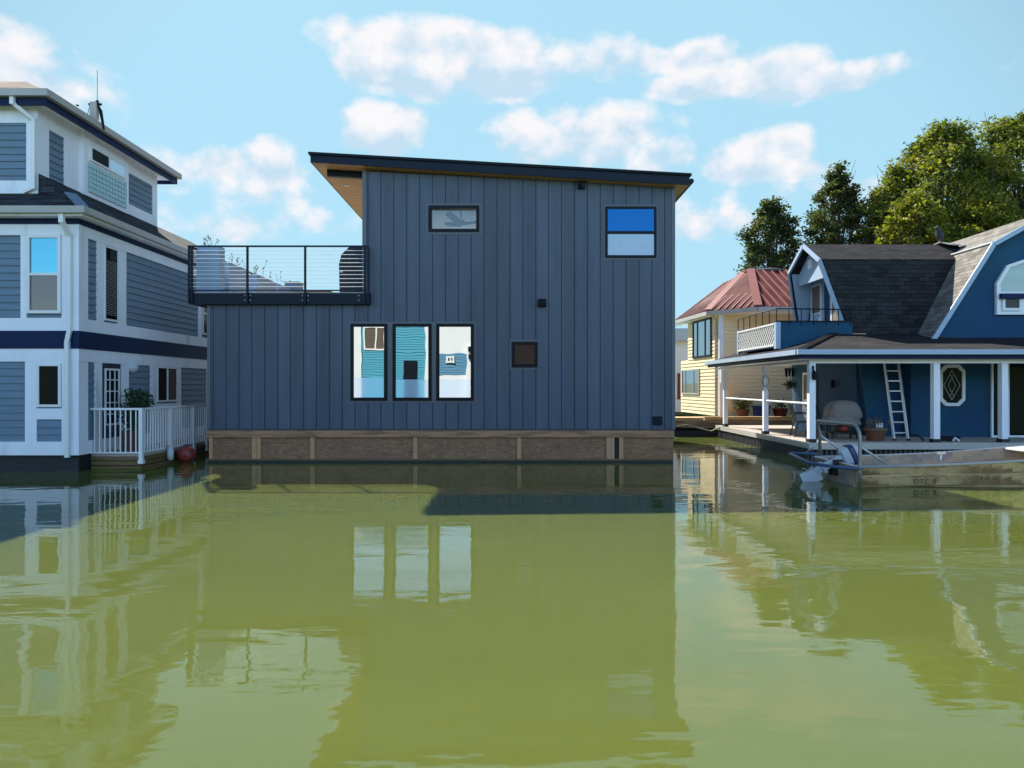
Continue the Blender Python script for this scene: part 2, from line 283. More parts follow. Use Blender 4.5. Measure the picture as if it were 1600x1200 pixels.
M['blue_plastic'] = mat('blue_plastic_tub', (.02, .05, .30), .4, .1)
M['red_box'] = mat('brown_red_pot', (.14, .02, .015), .7, .2)
M['twig'] = mat('dry_twig', (.14, .10, .06), .9, .3, 8)
M['feather'] = mat('dark_feathers', (.022, .022, .032), .7, .5, 18, col2=(.10, .10, .12), c2lim=(.58, .7), uv=False)
M['beak'] = mat('horn_beak', (.2, .16, .08), .4)
M['teal'] = mat('teal_lap_siding', (.025, .27, .38), .6, .15, 1.5, (.4, 5, 1))
M['white_sun'] = mat('white_wall_board', (.72, .74, .76), .6, .08, 1)
M['midblue'] = mat('blue_wall_board', (.06, .20, .33), .6, .15, 1.5, (.4, 4, 1))
M['brown_wall'] = mat('brown_board_wall', (.10, .07, .05), .7, .3, 2, (5, .5, 1))
M['ink'] = mat('faded_black_paint', (.07, .055, .04), .8, .5, 30)
M['stone_white'] = mat('far_white_wall', (.6, .62, .65), .7, .1)
M['metal_roof'] = mat('pale_grey_roof', (.33, .38, .45), .6, .3, 4, (1, 6, 1))
M['curtain'] = mat('tan_curtain', (.20, .155, .11), .8, .2, 4, (12, 1, 1))
M['grass'] = mat('bank_grass', (.05, .08, .02), .9, .4, .8, uv=False)
M['mud'] = mat('river_bank_mud', (.09, .075, .055), .9, .3, .8, uv=False)

# ------------------------------------------------------------------ mesh building
class F:
    """vertical wall frame: a runs along the wall, z is up, o stands off the wall"""
    def __init__(s, ox, oy, ux, uy, nx, ny): s.o = (ox, oy); s.u = (ux, uy); s.n = (nx, ny)
    def p(s, a, z, o=0.0): return (s.o[0]+s.u[0]*a+s.n[0]*o, s.o[1]+s.u[1]*a+s.n[1]*o, z)
def FRONT(Y): return F(0, Y, 1, 0, 0, -1)          # faces the camera, a = world X
def WEST(X): return F(X, 0, 0, 1, -1, 0)           # faces -X, a = world Y
def EAST(X): return F(X, 0, 0, 1, 1, 0)            # faces +X, a = world Y
def BACK(Y): return F(0, Y, 1, 0, 0, 1)
class MB:
    def __init__(s): s.v = []; s.f = []; s.marks = []
    def add(s, vs, fs):
        b = len(s.v); s.marks.append((b, len(s.f))); s.v += [tuple(p) for p in vs]; s.f += [tuple(i+b for i in f) for f in fs]; return s
    def hexa(s, p): return s.add(p, [(0,1,2,3),(7,6,5,4),(0,4,5,1),(1,5,6,2),(2,6,7,3),(3,7,4,0)])
    def box(s, x0, x1, y0, y1, z0, z1): return s.hexa([(x0,y0,z0),(x1,y0,z0),(x1,y1,z0),(x0,y1,z0),(x0,y0,z1),(x1,y0,z1),(x1,y1,z1),(x0,y1,z1)])
    def fb(s, fr, a0, a1, z0, z1, o0, o1):
        return s.hexa([fr.p(a0,z0,o0),fr.p(a1,z0,o0),fr.p(a1,z1,o0),fr.p(a0,z1,o0),fr.p(a0,z0,o1),fr.p(a1,z0,o1),fr.p(a1,z1,o1),fr.p(a0,z1,o1)])
    def prism(s, fr, pts, o0, o1):
        n = len(pts); vs = [fr.p(a,z,o0) for a,z in pts]+[fr.p(a,z,o1) for a,z in pts]
        return s.add(vs, [tuple(range(n)), tuple(range(2*n-1, n-1, -1))]+[(i,(i+1)%n,n+(i+1)%n,n+i) for i in range(n)])
    def slab(s, pts, t):
        """polygon in space given thickness t straight down"""
        n = len(pts); vs = list(pts)+[(x,y,z-t) for x,y,z in pts]
        return s.add(vs, [tuple(range(n)), tuple(range(2*n-1, n-1, -1))]+[(i,n+i,n+(i+1)%n,(i+1)%n) for i in range(n)])
    def ring(s, fr, a0, a1, z0, z1, w, o0, o1):
        s.fb(fr,a0,a0+w,z0,z1,o0,o1); s.fb(fr,a1-w,a1,z0,z1,o0,o1); s.fb(fr,a0+w,a1-w,z0,z0+w,o0,o1); s.fb(fr,a0+w,a1-w,z1-w,z1,o0,o1); return s
    def bar(s, p, q, w, h=None, up=(0,0,1)):
        p = Vector(p); q = Vector(q); d = (q-p).normalized(); h = h or w
        x = d.cross(Vector(up)); x = x.normalized() if x.length > 1e-4 else Vector((1,0,0)); y = x.cross(d).normalized()
        c = [(-w/2,-h/2),(w/2,-h/2),(w/2,h/2),(-w/2,h/2)]
        return s.hexa([p+x*a+y*b for a,b in c]+[q+x*a+y*b for a,b in c])
    def tube(s, pts, r, n=8, cap=True):
        pts = [Vector(p) for p in pts]; rs = r if isinstance(r, (list, tuple)) else [r]*len(pts); vs = []; fs = []
        ref = None
        for i, p in enumerate(pts):
            d = (pts[min(i+1,len(pts)-1)]-pts[max(i-1,0)]).normalized()
            if ref is None: ref = d.orthogonal().normalized()
            x = (ref-d*ref.dot(d)).normalized(); y = d.cross(x); ref = x
            for k in range(n):
                t = 2*math.pi*k/n; vs.append(p+(x*math.cos(t)+y*math.sin(t))*rs[i])
        for i in range(len(pts)-1):
            for k in range(n): fs.append((i*n+k, i*n+(k+1)%n, (i+1)*n+(k+1)%n, (i+1)*n+k))
        if cap: fs.append(tuple(range(n-1,-1,-1))); fs.append(tuple((len(pts)-1)*n+k for k in range(n)))
        return s.add(vs, fs)
    def lathe(s, c, prof, n=16, axis=(0,0,1)):
        ax = Vector(axis).normalized(); x = ax.orthogonal().normalized(); y = ax.cross(x); c = Vector(c); vs = []; fs = []
        for r, h in prof:
            for k in range(n):
                t = 2*math.pi*k/n; vs.append(c+ax*h+(x*math.cos(t)+y*math.sin(t))*max(r,1e-4))
        for i in range(len(prof)-1):
            for k in range(n): fs.append((i*n+k, i*n+(k+1)%n, (i+1)*n+(k+1)%n, (i+1)*n+k))
        fs.append(tuple(range(n-1,-1,-1))); fs.append(tuple((len(prof)-1)*n+k for k in range(n)))
        return s.add(vs, fs)
    def siding(s, fr, a0, a1, z0, z1, h=0.14, lip=0.022, phase=None):
        zs = []; z = math.floor(z0/h)*h if phase is None else phase
        while z < z1-1e-4:
            b = max(z, z0); t = min(z+h, z1)
            if t-b > .004:
                ob = .006+lip*(1-(b-z)/h); ot = .006+lip*(1-(t-z)/h)
                s.prism(F(*fr.p(a0,0)[:2], *(-fr.n[0],-fr.n[1]), *fr.u), [(0, b),(-ob, b),(-ot, t),(0, t)], 0, a1-a0)
            z += h
        return s
def make_mesh(name, mb, m, base=(0,0,0), smooth=False, recalc=True):
    me = bpy.data.meshes.new(name)
    me.from_pydata([(x-base[0], y-base[1], z-base[2]) for x,y,z in mb.v], [], mb.f)
    if recalc:
        bm = bmesh.new(); bm.from_mesh(me); bmesh.ops.recalc_face_normals(bm, faces=bm.faces); bm.to_mesh(me); bm.free()
    uvl = me.uv_layers.new(name='uv')
    nv = len(me.vertices); nl = len(me.loops)
    cv = np.empty(nv*3); me.vertices.foreach_get('co', cv); cv = cv.reshape(-1,3)+np.array(base)
    li = np.empty(nl, dtype=np.int64); me.loops.foreach_get('vertex_index', li)
    nrm = np.empty(len(me.polygons)*3); me.polygons.foreach_get('normal', nrm); nrm = nrm.reshape(-1,3)
    tot = np.empty(len(me.polygons), dtype=np.int64); me.polygons.foreach_get('loop_total', tot)
    fn = np.repeat(nrm, tot, axis=0)
    t = np.stack([-fn[:,1], fn[:,0], np.zeros(len(fn))], 1); ln = np.linalg.norm(t, axis=1)
    t[ln < .02] = (1,0,0); ln[ln < .02] = 1; t /= ln[:,None]
    # keep the texture direction stable for opposite faces
    sg = np.where((np.abs(t[:,0]) > np.abs(t[:,1])), np.sign(t[:,0]), np.sign(t[:,1])); sg[sg == 0] = 1; t *= sg[:,None]
    b = np.cross(fn, t)*1.0; b *= np.where(b[:,2] < 0, -1, 1)[:,None]
    flat = np.abs(fn[:,2]) > .98; b[flat] = np.where(b[flat][:,1:2] < 0, -b[flat], b[flat])
    P = cv[li]; uv = np.stack([(P*t).sum(1), (P*b).sum(1)], 1).astype(np.float32)
    uvl.data.foreach_set('uv', uv.ravel())
    if smooth: me.polygons.foreach_set('use_smooth', [True]*len(me.polygons))
    me.materials.append(m); me.update()
    return me
ROOT = {}
def tag(o, label=None, cat=None, group=None, kind=None):
    if label: o['label'] = label
    if cat: o['category'] = cat
    if group: o['group'] = group
    if kind: o['kind'] = kind
    return o
def thing(name, loc, label, cat, group=None):
    o = bpy.data.objects.new(name, None); C.objects.link(o); o.location = loc; o.empty_display_size = .2
    ROOT[o.name] = Vector(loc); return tag(o, label, cat, group)
def part(name, mb, m, parent=None, smooth=False, label=None, recalc=True, loc=None, split=False):
    if split:
        out = []
        for i, (v0, f0) in enumerate(mb.marks):
            v1, f1 = mb.marks[i+1] if i+1 < len(mb.marks) else (len(mb.v), len(mb.f))
            q = MB(); q.v = mb.v[v0:v1]; q.f = [tuple(k-v0 for k in f) for f in mb.f[f0:f1]]
            out.append(part(name, q, m, parent, smooth, label, recalc, loc))
        return out
    base = parent_base(parent) if parent else Vector(loc or (0,0,0))
    me = make_mesh(name, mb, M[m] if isinstance(m, str) else m, base, smooth, recalc)
    o = bpy.data.objects.new(name, me); C.objects.link(o)
    if parent: o.parent = parent
    else: o.location = base
    BASE[o.name] = base
    if label: o['label'] = label
    return o
BASE = {}
def parent_base(p): return BASE[p.name] if p.name in BASE else ROOT[p.name]
def copy_tree(o, parent=None):
    c = o.copy(); C.objects.link(c); c.parent = parent
    for ch in list(o.children): copy_tree(ch, c)
    return c
def structure(name, mb, m, **k):
    o = part(name, mb, m, **k); o['kind'] = 'structure'; return o

# window: frame ring, pane(s); splits = list of fractions for mullions
def window(parent, fr, a0, a1, z0, z1, fm='black', gm='glass', w=.05, proud=.06, vs=(), hs=(), trim=None, tw=.1, panes=None, mw=None, sill=False, name='window', label=None):
    if a0 > a1: a0, a1 = a1, a0
    mw = mw or w*.9
    mb = MB().ring(fr, a0, a1, z0, z1, w, .0, proud)
    wn = part(name, mb, fm, parent, label=label)
    aa = [a0+w]+[a0+w+(a1-a0-2*w)*t for t in vs]+[a1-w]; zz = [z0+w]+[z0+w+(z1-z0-2*w)*t for t in hs]+[z1-w]
    if vs or hs:
        mm = MB()
        for a in aa[1:-1]: mm.fb(fr, a-mw/2, a+mw/2, z0+w, z1-w, .02, proud-.005)
        for z in zz[1:-1]: mm.fb(fr, a0+w, a1-w, z-mw/2, z+mw/2, .02, proud-.008)
        part('mullion', mm, fm, wn)
    k = 0
    for j in range(len(zz)-1):
        for i in range(len(aa)-1):
            g = panes[k % len(panes)] if panes else gm; k += 1
            part('pane', MB().fb(fr, aa[i], aa[i+1], zz[j], zz[j+1], .012, .042), g, wn)
    if trim:
        t = MB().ring(fr, a0-tw, a1+tw, z0-tw, z1+tw, tw-.001, .0, proud*.6)
        part('trim', t, trim, wn)
    if sill: part('sill', MB().fb(fr, a0-.04, a1+.04, z0-.05, z0-.002, 0, proud+.05), trim or fm, wn)
    return wn

# ------------------------------------------------------------------ water, banks
def water_material():
    m, t, b = new_mat('murky_green_water')
    tcn = nd('ShaderNodeTexCoord', t)
    def noise(scale, st, det=3, rot=0):
        mp = nd('ShaderNodeMapping', t); mp.inputs['Scale'].default_value = st; mp.inputs['Rotation'].default_value = (0,0,rot); t.links.new(tcn.outputs['Object'], mp.inputs[0])
        n = nd('ShaderNodeTexNoise', t); n.inputs['Scale'].default_value = scale; n.inputs['Detail'].default_value = det; n.inputs['Roughness'].default_value = .5; t.links.new(mp.outputs[0], n.inputs[0]); return n.outputs[0]
    h1 = noise(.9, (.55, 1.5, 1), 2, .25); h2 = noise(3.2, (.6, 1.6, 1), 2, -.15); h3 = noise(14, (.7, 1.3, 1), 2, .3); patch = noise(.28, (.5, 1.2, 1), 2, .4)
    pm = nd('ShaderNodeMapRange', t, interpolation_type='SMOOTHSTEP'); t.links.new(patch, pm.inputs[0]); pm.inputs[1].default_value = .48; pm.inputs[2].default_value = .66; pm.inputs[3].default_value = .12; pm.inputs[4].default_value = 1
    hh = mth('ADD', mth('MULTIPLY', h1, .0085, tree=t), mth('MULTIPLY', h2, .0022, tree=t), tree=t)
    hh = mth('ADD', hh, mth('MULTIPLY', mth('MULTIPLY', h3, .0009, tree=t), pm.outputs[0], tree=t), tree=t)
    bp = nd('ShaderNodeBump', t); bp.inputs['Strength'].default_value = 1; bp.inputs['Distance'].default_value = 1; t.links.new(hh, bp.inputs['Height']); t.links.new(bp.outputs[0], b.inputs['Normal'])
    v1 = noise(.35, (.6, 1.4, 1), 4); k = mth('ADD', mth('MULTIPLY', v1, .25, tree=t), .875, tree=t)
    sc = nd('ShaderNodeVectorMath', t, operation='SCALE'); sc.inputs[0].default_value = (.100, .120, .027); t.links.new(k, sc.inputs['Scale']); t.links.new(sc.outputs[0], b.inputs['Base Color'])
    b.inputs['Roughness'].default_value = .015; b.inputs['Specular Tint'].default_value = (.78, .98, 1.0, 1); b.inputs['IOR'].default_value = 1.45; b.inputs['Subsurface Weight'].default_value = .8; b.inputs['Subsurface Radius'].default_value = (.5, .55, .25); b.inputs['Subsurface Scale'].default_value = 1.0; b.inputs['Specular IOR Level'].default_value = .5
    return m
M['water'] = water_material()
structure('water', MB().add([(-300,-200,0),(300,-200,0),(300,400,0),(-300,400,0)], [(0,1,2,3)]), 'water', recalc=False)
hill = MB(); hv = []  # unseen hill behind the camera, added for dark reflections and less light
hprof = [(-42,-1.5),(-44,.4),(-50,5.5),(-58,8.5),(-80,10.5),(-160,12)]
for x in range(-200,201,10):
    for y, z in hprof: hv.append((x, y+2*math.sin(x*.19), z*(1+.25*math.sin(x*.13)+.12*math.sin(x*.41)) if z > 1 else z))
hill.add(hv, [(i*6+j, i*6+j+1, (i+1)*6+j+1, (i+1)*6+j) for i in range(40) for j in range(5)])
structure('unseen_hill', hill, 'grass', smooth=True)
bank = MB()
prof = [(44, -1.5), (46, .1), (49, .9), (54, 1.3), (90, 1.5), (260, 3)]
xs = list(range(-200, 201, 10)); vv = []
for i, x in enumerate(xs):
    for y, z in prof: vv.append((x, y+1.2*math.sin(x*.21)+.8*math.sin(x*.07), z))
n = len(prof)
bank.add(vv, [(i*n+j, (i+1)*n+j, (i+1)*n+j+1, i*n+j+1) for i in range(len(xs)-1) for j in range(n-1)])
structure('river_bank', bank, 'grass', smooth=True)

# ================================================================== MODERN HOUSE (centre)
YF = 16.17
def X(p): return px(p, YF)
def Z(p): return pz(p, YF)
mh = thing('floating_house', (0, YF, 0), 'modern two-storey house in dark slate metal siding with a sloped black roof', 'floating house')
FR = FRONT(YF); YB = 25.0
xl, xm, xr = X(326.5), X(568.5), X(1052.5)
def rooftop(x): return pz(268, YF)+(x-xm)*(pz(291.5, YF)-pz(268, YF))/(xr-xm)   # top edge of the wall
zb = Z(672); zt = pz(474, YF)
W1 = (X(669.5), X(749), Z(363), Z(321.5))      # long high window with the fan behind it
# backing wall with one real opening at W1
wall = MB()
def wallp(pts, o0=-.2, o1=0.0): wall.prism(FR, pts, o0, o1)
wallp([(xl,zb),(xm,zb),(xm,zt),(xl,zt)])
wallp([(xm,zb),(W1[0],zb),(W1[0],rooftop(W1[0])),(xm,rooftop(xm))])
wallp([(W1[0],zb),(W1[1],zb),(W1[1],W1[2]),(W1[0],W1[2])]); wallp([(W1[0],W1[3]),(W1[1],W1[3]),(W1[1],rooftop(W1[1])),(W1[0],rooftop(W1[0]))])
wallp([(W1[1],zb),(xr,zb),(xr,rooftop(xr)),(W1[1],rooftop(W1[1]))])
for xw in (xl, xr-.2): wall.box(xw, xw+.2, YF+.2, YB, zb, zt if xw < 0 else rooftop(xr)-.02)
wall.box(xm, xm+.2, YF+.2, YB, zt, rooftop(xm)-.02)
wall.box(xl+.2, xr-.2, YB-.2, YB, zb, zt-.1)
part('wall', wall, 'seam', mh)
pn = MB(); S0 = X(615.6); pitch = 20.13*YF/FP
segs = []
k0 = int(math.floor((xl-S0)/pitch))
k = k0
def clipx(a, b, z0, ztf):
    # one board, cut around the window opening
    if b-a < .02: return
    if a < W1[1] and b > W1[0]:
        if a < W1[0]: clipx(a, W1[0], z0, ztf); clipx(W1[0]+1e-5, b, z0, ztf); return
        if b > W1[1]: clipx(a, W1[1], z0, ztf); clipx(W1[1]+1e-5, b, z0, ztf); return
        pn.prism(FR, [(a,z0),(b,z0),(b,W1[2]),(a,W1[2])], .001, .022)
        pn.prism(FR, [(a,W1[3]),(b,W1[3]),(b,ztf(b)),(a,ztf(a))], .001, .022); return
    pn.prism(FR, [(a,z0),(b,z0),(b,ztf(b)),(a,ztf(a))], .001, .022)
while S0+k*pitch < xr:
    a = max(S0+k*pitch+.011, xl+.05); b = min(S0+(k+1)*pitch-.011, xr-.05)
    if b <= xm: clipx(a, b, zb+.02, lambda x: zt-.003)
    elif a >= xm: clipx(a, b, zb+.02, rooftop)
    else: clipx(a, xm-.006, zb+.02, lambda x: zt-.003); clipx(xm+.06, b, zb+.02, rooftop); pn.prism(FR, [(xm-.006,zb+.02),(xm+.06,zb+.02),(xm+.06,zt-.02),(xm-.006,zt-.02)], .001, .022)
    k += 1
part('siding', pn, 'panel', mh)
# side returns seen from the side
sp_ = [MB(), MB(), MB()]
y = YF+.05
while y < YB-.05:
    sp_[0].fb(WEST(xl), y+.01, min(y+.294, YB), zb+.02, zt-.003, .001, .022); sp_[1].fb(EAST(xr), y+.01, min(y+.294, YB), zb+.02, rooftop(xr)-.02, .001, .022)
    sp_[2].fb(WEST(xm), y+.01, min(y+.294, YB), zt+.3, rooftop(xm)-.02, .001, .022); y += .304
for q_ in sp_: part('side_siding', q_, 'panel', mh)
ct = MB()
ct.fb(FR, xl-.03, xl+.05, zb, zt-.004, .0, .035); ct.fb(FR, xr-.05, xr+.03, zb, rooftop(xr), .0, .035)
ct.prism(FR, [(xm-.03, Z(457)), (xm+.06, Z(457)), (xm+.06, rooftop(xm+.06)), (xm-.03, rooftop(xm-.03))], 0, .035)
part('corner_trim', ct, 'panel_trim', mh, split=True)
part('base_flashing', MB().fb(FR, xl-.03, xr+.03, zb-.005, zb+.022, .0, .04), 'seam', mh)
# roof
YR0, YR1 = 15.88, YB+.6
RL, RR = px(485, YR0), px(1077.5, YR0)
def rz(x, ya, yb): # front roof line
    return pz(ya+(yb-ya)*((x-RL)/(RR-RL)), YR0)
rt = MB()
def rtop(x): return rz(x, 242, 275)
def rbot(x): return rz(x, 253.5, 289)
BF = FRONT(0)
rt.prism(BF, [(RL+.02,rbot(RL)+.03),(RR-.02,rbot(RR)+.03),(RR-.02,rtop(RR)-.05),(RL+.02,rtop(RL)-.05)], -YR1+.04, -YR0-.04)
roof = part('roof', rt, 'black', mh)
fc = MB()
fc.prism(BF, [(RL,rbot(RL)),(RR,rbot(RR)),(RR,rtop(RR)),(RL,rtop(RL))], -YR0-.038, -YR0)
fc.prism(BF, [(RL,rbot(RL)),(RR,rbot(RR)),(RR,rtop(RR)),(RL,rtop(RL))], -YR1, -YR1+.038)
fc.box(RL, RL+.018, YR0+.04, YR1-.04, rbot(RL), rtop(RL)); fc.box(RR-.018, RR, YR0+.04, YR1-.04, rbot(RR), rtop(RR))
part('fascia', fc, 'navy_metal', roof)
cap = MB().prism(BF, [(RL-.04,rtop(RL-.04)+.002),(RR+.04,rtop(RR+.04)+.002),(RR+.04,rtop(RR+.04)+.055),(RL-.04,rtop(RL-.04)+.06)], -YR0-.12, -YR0+.045)
part('drip_edge', cap, 'black', roof)
gx = MB(); gx.tube([(RR+.05, YR0+.02, rbot(RR)+.10), (RR+.05, YR1, rbot(RR)+.10)], .06, 8)
part('gutter', gx, 'black', roof)
sf = MB(); sf.prism(BF, [(RL+.02,rbot(RL)+.004),(RR-.02,rbot(RR)+.004),(RR-.02,rbot(RR)+.028),(RL+.02,rbot(RL)+.028)], -YR1+.04, -YR0-.04)
part('soffit', sf, 'cedar', roof)
for yy in (16.35, 20.4, 24.2):
    bb = MB(); xa, xb = px(510, 16.3), xm
    bb.prism(BF, [(xa, rbot(xa)-.155), (xb, rbot(xb)-.155), (xb, rbot(xb)+.002), (xa, rbot(xa)+.002)], -yy-.12, -yy)
    part('outrigger_beam', bb, 'black', roof)
for (lx, ly) in ((px(542, 17.6), 17.6), (px(542, 17.6), 19.8), (px(542, 17.6), 22)):
    part('downlight', MB().lathe((lx, ly, rbot(lx)-.012), [(.06,0),(.06,.014)], 16), 'white_clean', roof)
# room behind the high window, open to the daylight at the back
rm = MB(); rx0, rx1 = -2.9, .9; ry1 = 24.7
rm.box(rx0, rx1, YF+.2, ry1, 3.9, 4.0); rm.prism(BF, [(rx0,6.55),(rx1,6.45),(rx1,6.5),(rx0,6.6)], -ry1, -YF-.2)
rm.box(rx0-.05, rx0, YF+.2, ry1, 4, 6.5); rm.box(rx1, rx1+.05, YF+.2, ry1, 4, 6.5)
part('upstairs_room', rm, 'room', mh)
fx, fy, fz = px(720, 18.3), 18.3, pz(345, 18.3)
fan = MB(); fan.tube([(fx, fy, 6.54), (fx, fy, fz)], .02, 8); fan.lathe((fx, fy, fz-.13), [(.02,0),(.07,.02),(.11,.07),(.10,.13),(.03,.17)], 14)
fn_ = part('ceiling_fan', fan, 'fan', mh, smooth=False)
for k in range(3):
    t = R(8+120*k); d = Vector((math.cos(t), math.sin(t), 0)); q = Vector((-d.y, d.x, 0)); c0 = Vector((fx, fy, fz-.05))
    u_ = Vector((0,0,1))
    bl = MB().hexa([c0+d*.06-q*.07-u_*.09, c0+d*.72-q*.07+u_*.03, c0+d*.72+q*.07+u_*.06, c0+d*.06+q*.07-u_*.06,
                    c0+d*.06-q*.07+u_*.0, c0+d*.72-q*.07+u_*.10, c0+d*.72+q*.07+u_*.13, c0+d*.06+q*.07+u_*.03])
    part('fan_blade', bl, 'fan', fn_)
w1 = part('window', MB().ring(FR, *W1, .075, -.10, .045), 'black', mh)
part('pane', MB().fb(FR, W1[0]+.075, W1[1]-.075, W1[2]+.075, W1[3]-.075, -.06, -.05), 'clear', w1)
def jtrim(a0, a1, z0, z1):
    part('window_trim', MB().ring(FR, a0-.045, a1+.045, z0-.045, z1+.045, .044, .0, .028), 'panel_trim', mh)
jtrim(*W1)
w2 = (X(945.5), X(1025), Z(403), Z(323.5)); jtrim(*w2)
window(mh, FR, *w2, proud=.06, w=.055, hs=(.49,), panes=['frosted', 'glass_blue'], mw=.07)
a0, a1, z0, z1 = X(548.5), X(740.5), Z(626), Z(506); jtrim(a0, a1, z0, z1)
part('mullion_cover', MB().fb(FR, X(605.5)+.003, X(614)-.003, z0, z1, .0, .03).fb(FR, X(674.5)+.003, X(682)-.003, z0, z1, .0, .03), 'panel_trim', mh, split=True)
for (p, q) in ((548.5, 605.5), (614, 674.5), (682, 740.5)):
    w = window(mh, FR, X(p), X(q), z0, z1, proud=.06, w=.075, gm='glass')
    zf = Z(590 if p < 600 else 593)
    part('privacy_film', MB().fb(FR, X(p)+.076, X(q)-.076, z0+.076, zf, .0425, .0445), 'film', w)
w4 = (X(799.5), X(840), Z(574), Z(534)); jtrim(*w4)
window(mh, FR, *w4, proud=.06, w=.075, gm='glass_mid')
for (p, q, r, s_, nm) in ((840.5,852.5,480,467.5,'wall_vent'), (1020.5,1033,663.5,650.5,'wall_vent')):
    mbv = MB().fb(FR, X(p), X(q), Z(r), Z(s_), .02, .08); mbv.prism(WEST(X(p)), [(YF-.08, Z(r)+.01), (YF-.14, Z(r)+.02), (YF-.08, Z(s_))], -(X(q)-X(p)), 0)
    part(nm, mbv, 'black', mh)
cm = MB().fb(FR, X(902), X(914), Z(296), Z(285), .02, .12); cm.tube([(X(906), YF-.1, Z(291)), (X(906), YF-.2, Z(294))], .035, 10)
part('security_camera', cm, 'black', mh)
# terrace
YD = 16.0
dk = MB().box(px(295.5,YD), px(578,YD), YD, YD+.15, pz(475,YD), pz(458,YD)).box(px(295.5,YD), px(295.5,YD)+.15, YD+.15, YB, pz(475,YD), pz(458,YD))
td = part('terrace_edge_beam', dk, 'navy_metal', mh)
part('terrace_floor', MB().box(px(295.5,YD)+.15, xm-.04, YD+.15, YB, pz(468,YD), pz(460,YD)), 'deckboards', mh)
part('terrace_flashing', MB().box(px(297,YD), px(572,YD), YD+.02, YD+.12, pz(458,YD)+.001, pz(456.5,YD)), 'gutter', mh)
bo = MB()
for pxx in (387, 477, 565):
    for dx in (-.06, .06):
        for dz in (462, 469): bo.lathe((px(pxx,YD)+dx*1.1, YD-.012, pz(dz,YD)), [(.015,0),(.015,.02)], 8, axis=(0,1,0))
part('bolt', bo, 'gutter', td, split=True)
rl = MB(); zt_, zb_ = pz(384,YD), pz(475,YD)
xL, xR = px(298,YD), px(572.5,YD)
part('top_rail', MB().box(xL-.05, xR+.06, YD-.05, YD+.0, zt_-.035, zt_).box(xL-.05, xL-.0, YD+.001, YB-1, zt_-.035, zt_), 'navy_metal', mh)
part('bottom_rail', MB().box(xL, xR, YD-.04, YD-.015, pz(455,YD), pz(453,YD)).box(xL-.04,xL-.015,YD+.02,YB-1, pz(455,YD), pz(453,YD)), 'navy_metal', mh)
for pxx in (296.5, 301, 387.5, 477.5, 570.5, 576):
    x0 = px(pxx, YD); w = .03
    part('rail_post', MB().box(x0-w/2-.006, x0+w/2+.006, YD-.056, YD-.004, zb_+.02, zt_-.036), 'navy_metal', mh)
for yy in (18, 20, 22, 24):
    part('rail_post', MB().box(xL-.05, xL-.005, yy, yy+.04, zb_+.02, zt_-.036), 'navy_metal', mh)
for i in range(10):
    z = pz(392+6.25*i, YD)
    part('rail_cable', MB().tube([(xL, YD-.03, z), (xR, YD-.03, z)], .008, 6).tube([(xL-.028, YD, z), (xL-.028, YB-1, z)], .004, 5), 'cable', mh)
# timber float base
zc = Z(683)
fb = MB().box(xl+.03, xr-.05, YF+.02, YB, -.5, zb-.01); part('float_core', fb, 'float_dark', mh)
part('ledger_beam', MB().fb(FR, xl-.04, xr+.0, zc, zb-.006, .0, .07), 'beam', mh)
edges = [(333,394.5),(408.5,485),(493,646),(653,808),(815,947),(974,1050)]
for i, (p, q) in enumerate(edges):
    part('plywood_panel', MB().fb(FR, X(p)-.03, X(q)+.03, -.3, zc-.002, -.02, .012), ply_mat('weathered_plywood_%d' % i, (.12+.012*(i%3), .055, .030), (.33, .18+.01*(i%2), .10), i*3.7), mh)
for (p, q) in ((328,333.5),(394.5,401.5),(402,408.5),(485.5,492.5),(646,652.5),(808,814.5),(947,959.5),(967,973.5)):
    part('stud', MB().fb(FR, X(p), X(q), -.3, zc-.003, .0, .05), 'stud', mh)
part('waterline_strip', MB().fb(FR, xl-.0, xr-.03, -.3, .045, -.01, .062), 'float_dark', mh)

part('wet_algae_band', MB().fb(FR, xl-.0, xr-.03, .045, .085, -.01, .056), 'moss_wood', mh)
# things on the terrace
def sprigs(mb, x0, x1, y0, y1, z, n, h, rnd):
    for _ in range(n):
        x = rnd.uniform(x0, x1); yy = rnd.uniform(y0, y1); hh = rnd.uniform(.4, 1)*h
        p = [(x, yy, z)]; dx = rnd.uniform(-.12, .12); dy = rnd.uniform(-.1, .1)
        for k in range(1, 4): p.append((x+dx*k/3*hh/.3, yy+dy*k/3, z+hh*k/3))
        mb.tube(p, .004, 4)
        for k in range(3):
            q = Vector(p[-1-(k % 2)])+Vector((rnd.uniform(-.03,.03), 0, rnd.uniform(-.05,.02))); a = rnd.uniform(.012, .022)
            mb.add([q+Vector((-a,0,0)), q+Vector((0,-a*.4,a)), q+Vector((a,0,.3*a)), q+Vector((0,0,-a))], [(0,1,2,3)])
rnd = random.Random(5)
ztd = pz(460, YD)
plt = [('blue-grey tall planter box at the left corner of the terrace behind the cable railing', -7.55, -7.0, 16.35, 16.62, 5.15, .28),
       ('second planter box from the terrace corner, low and blue-grey, just behind the tall one', -7.5, -7.0, 16.9, 18.15, 4.87, .3),
       ('middle low planter box in the row along the terrace edge, with tall dry sprigs', -7.5, -7.0, 18.75, 20.15, 4.87, .55),
       ('farthest low planter box at the far end of the terrace row', -7.5, -7.0, 20.5, 23.4, 4.87, .6)]
for lab, x0, x1, y0, y1, z, hs_ in plt:
    t = thing('planter', ((x0+x1)/2, y0, ztd), lab, 'planter', 'planter boxes along the terrace edge')
    part('box', MB().siding(FRONT(y0), x0, x1, ztd, z, .12, .012).siding(EAST(x1), y0, y1, ztd, z, .12, .012).box(x0, x1, y0, y1, ztd, z-.02), 'planter', t)
    sg = MB(); sprigs(sg, x0+.05, x1-.05, y0+.05, y1-.05, z-.02, 7 if y1-y0 < .6 else 9, hs_, rnd); part('sprigs', sg, 'twig', t)
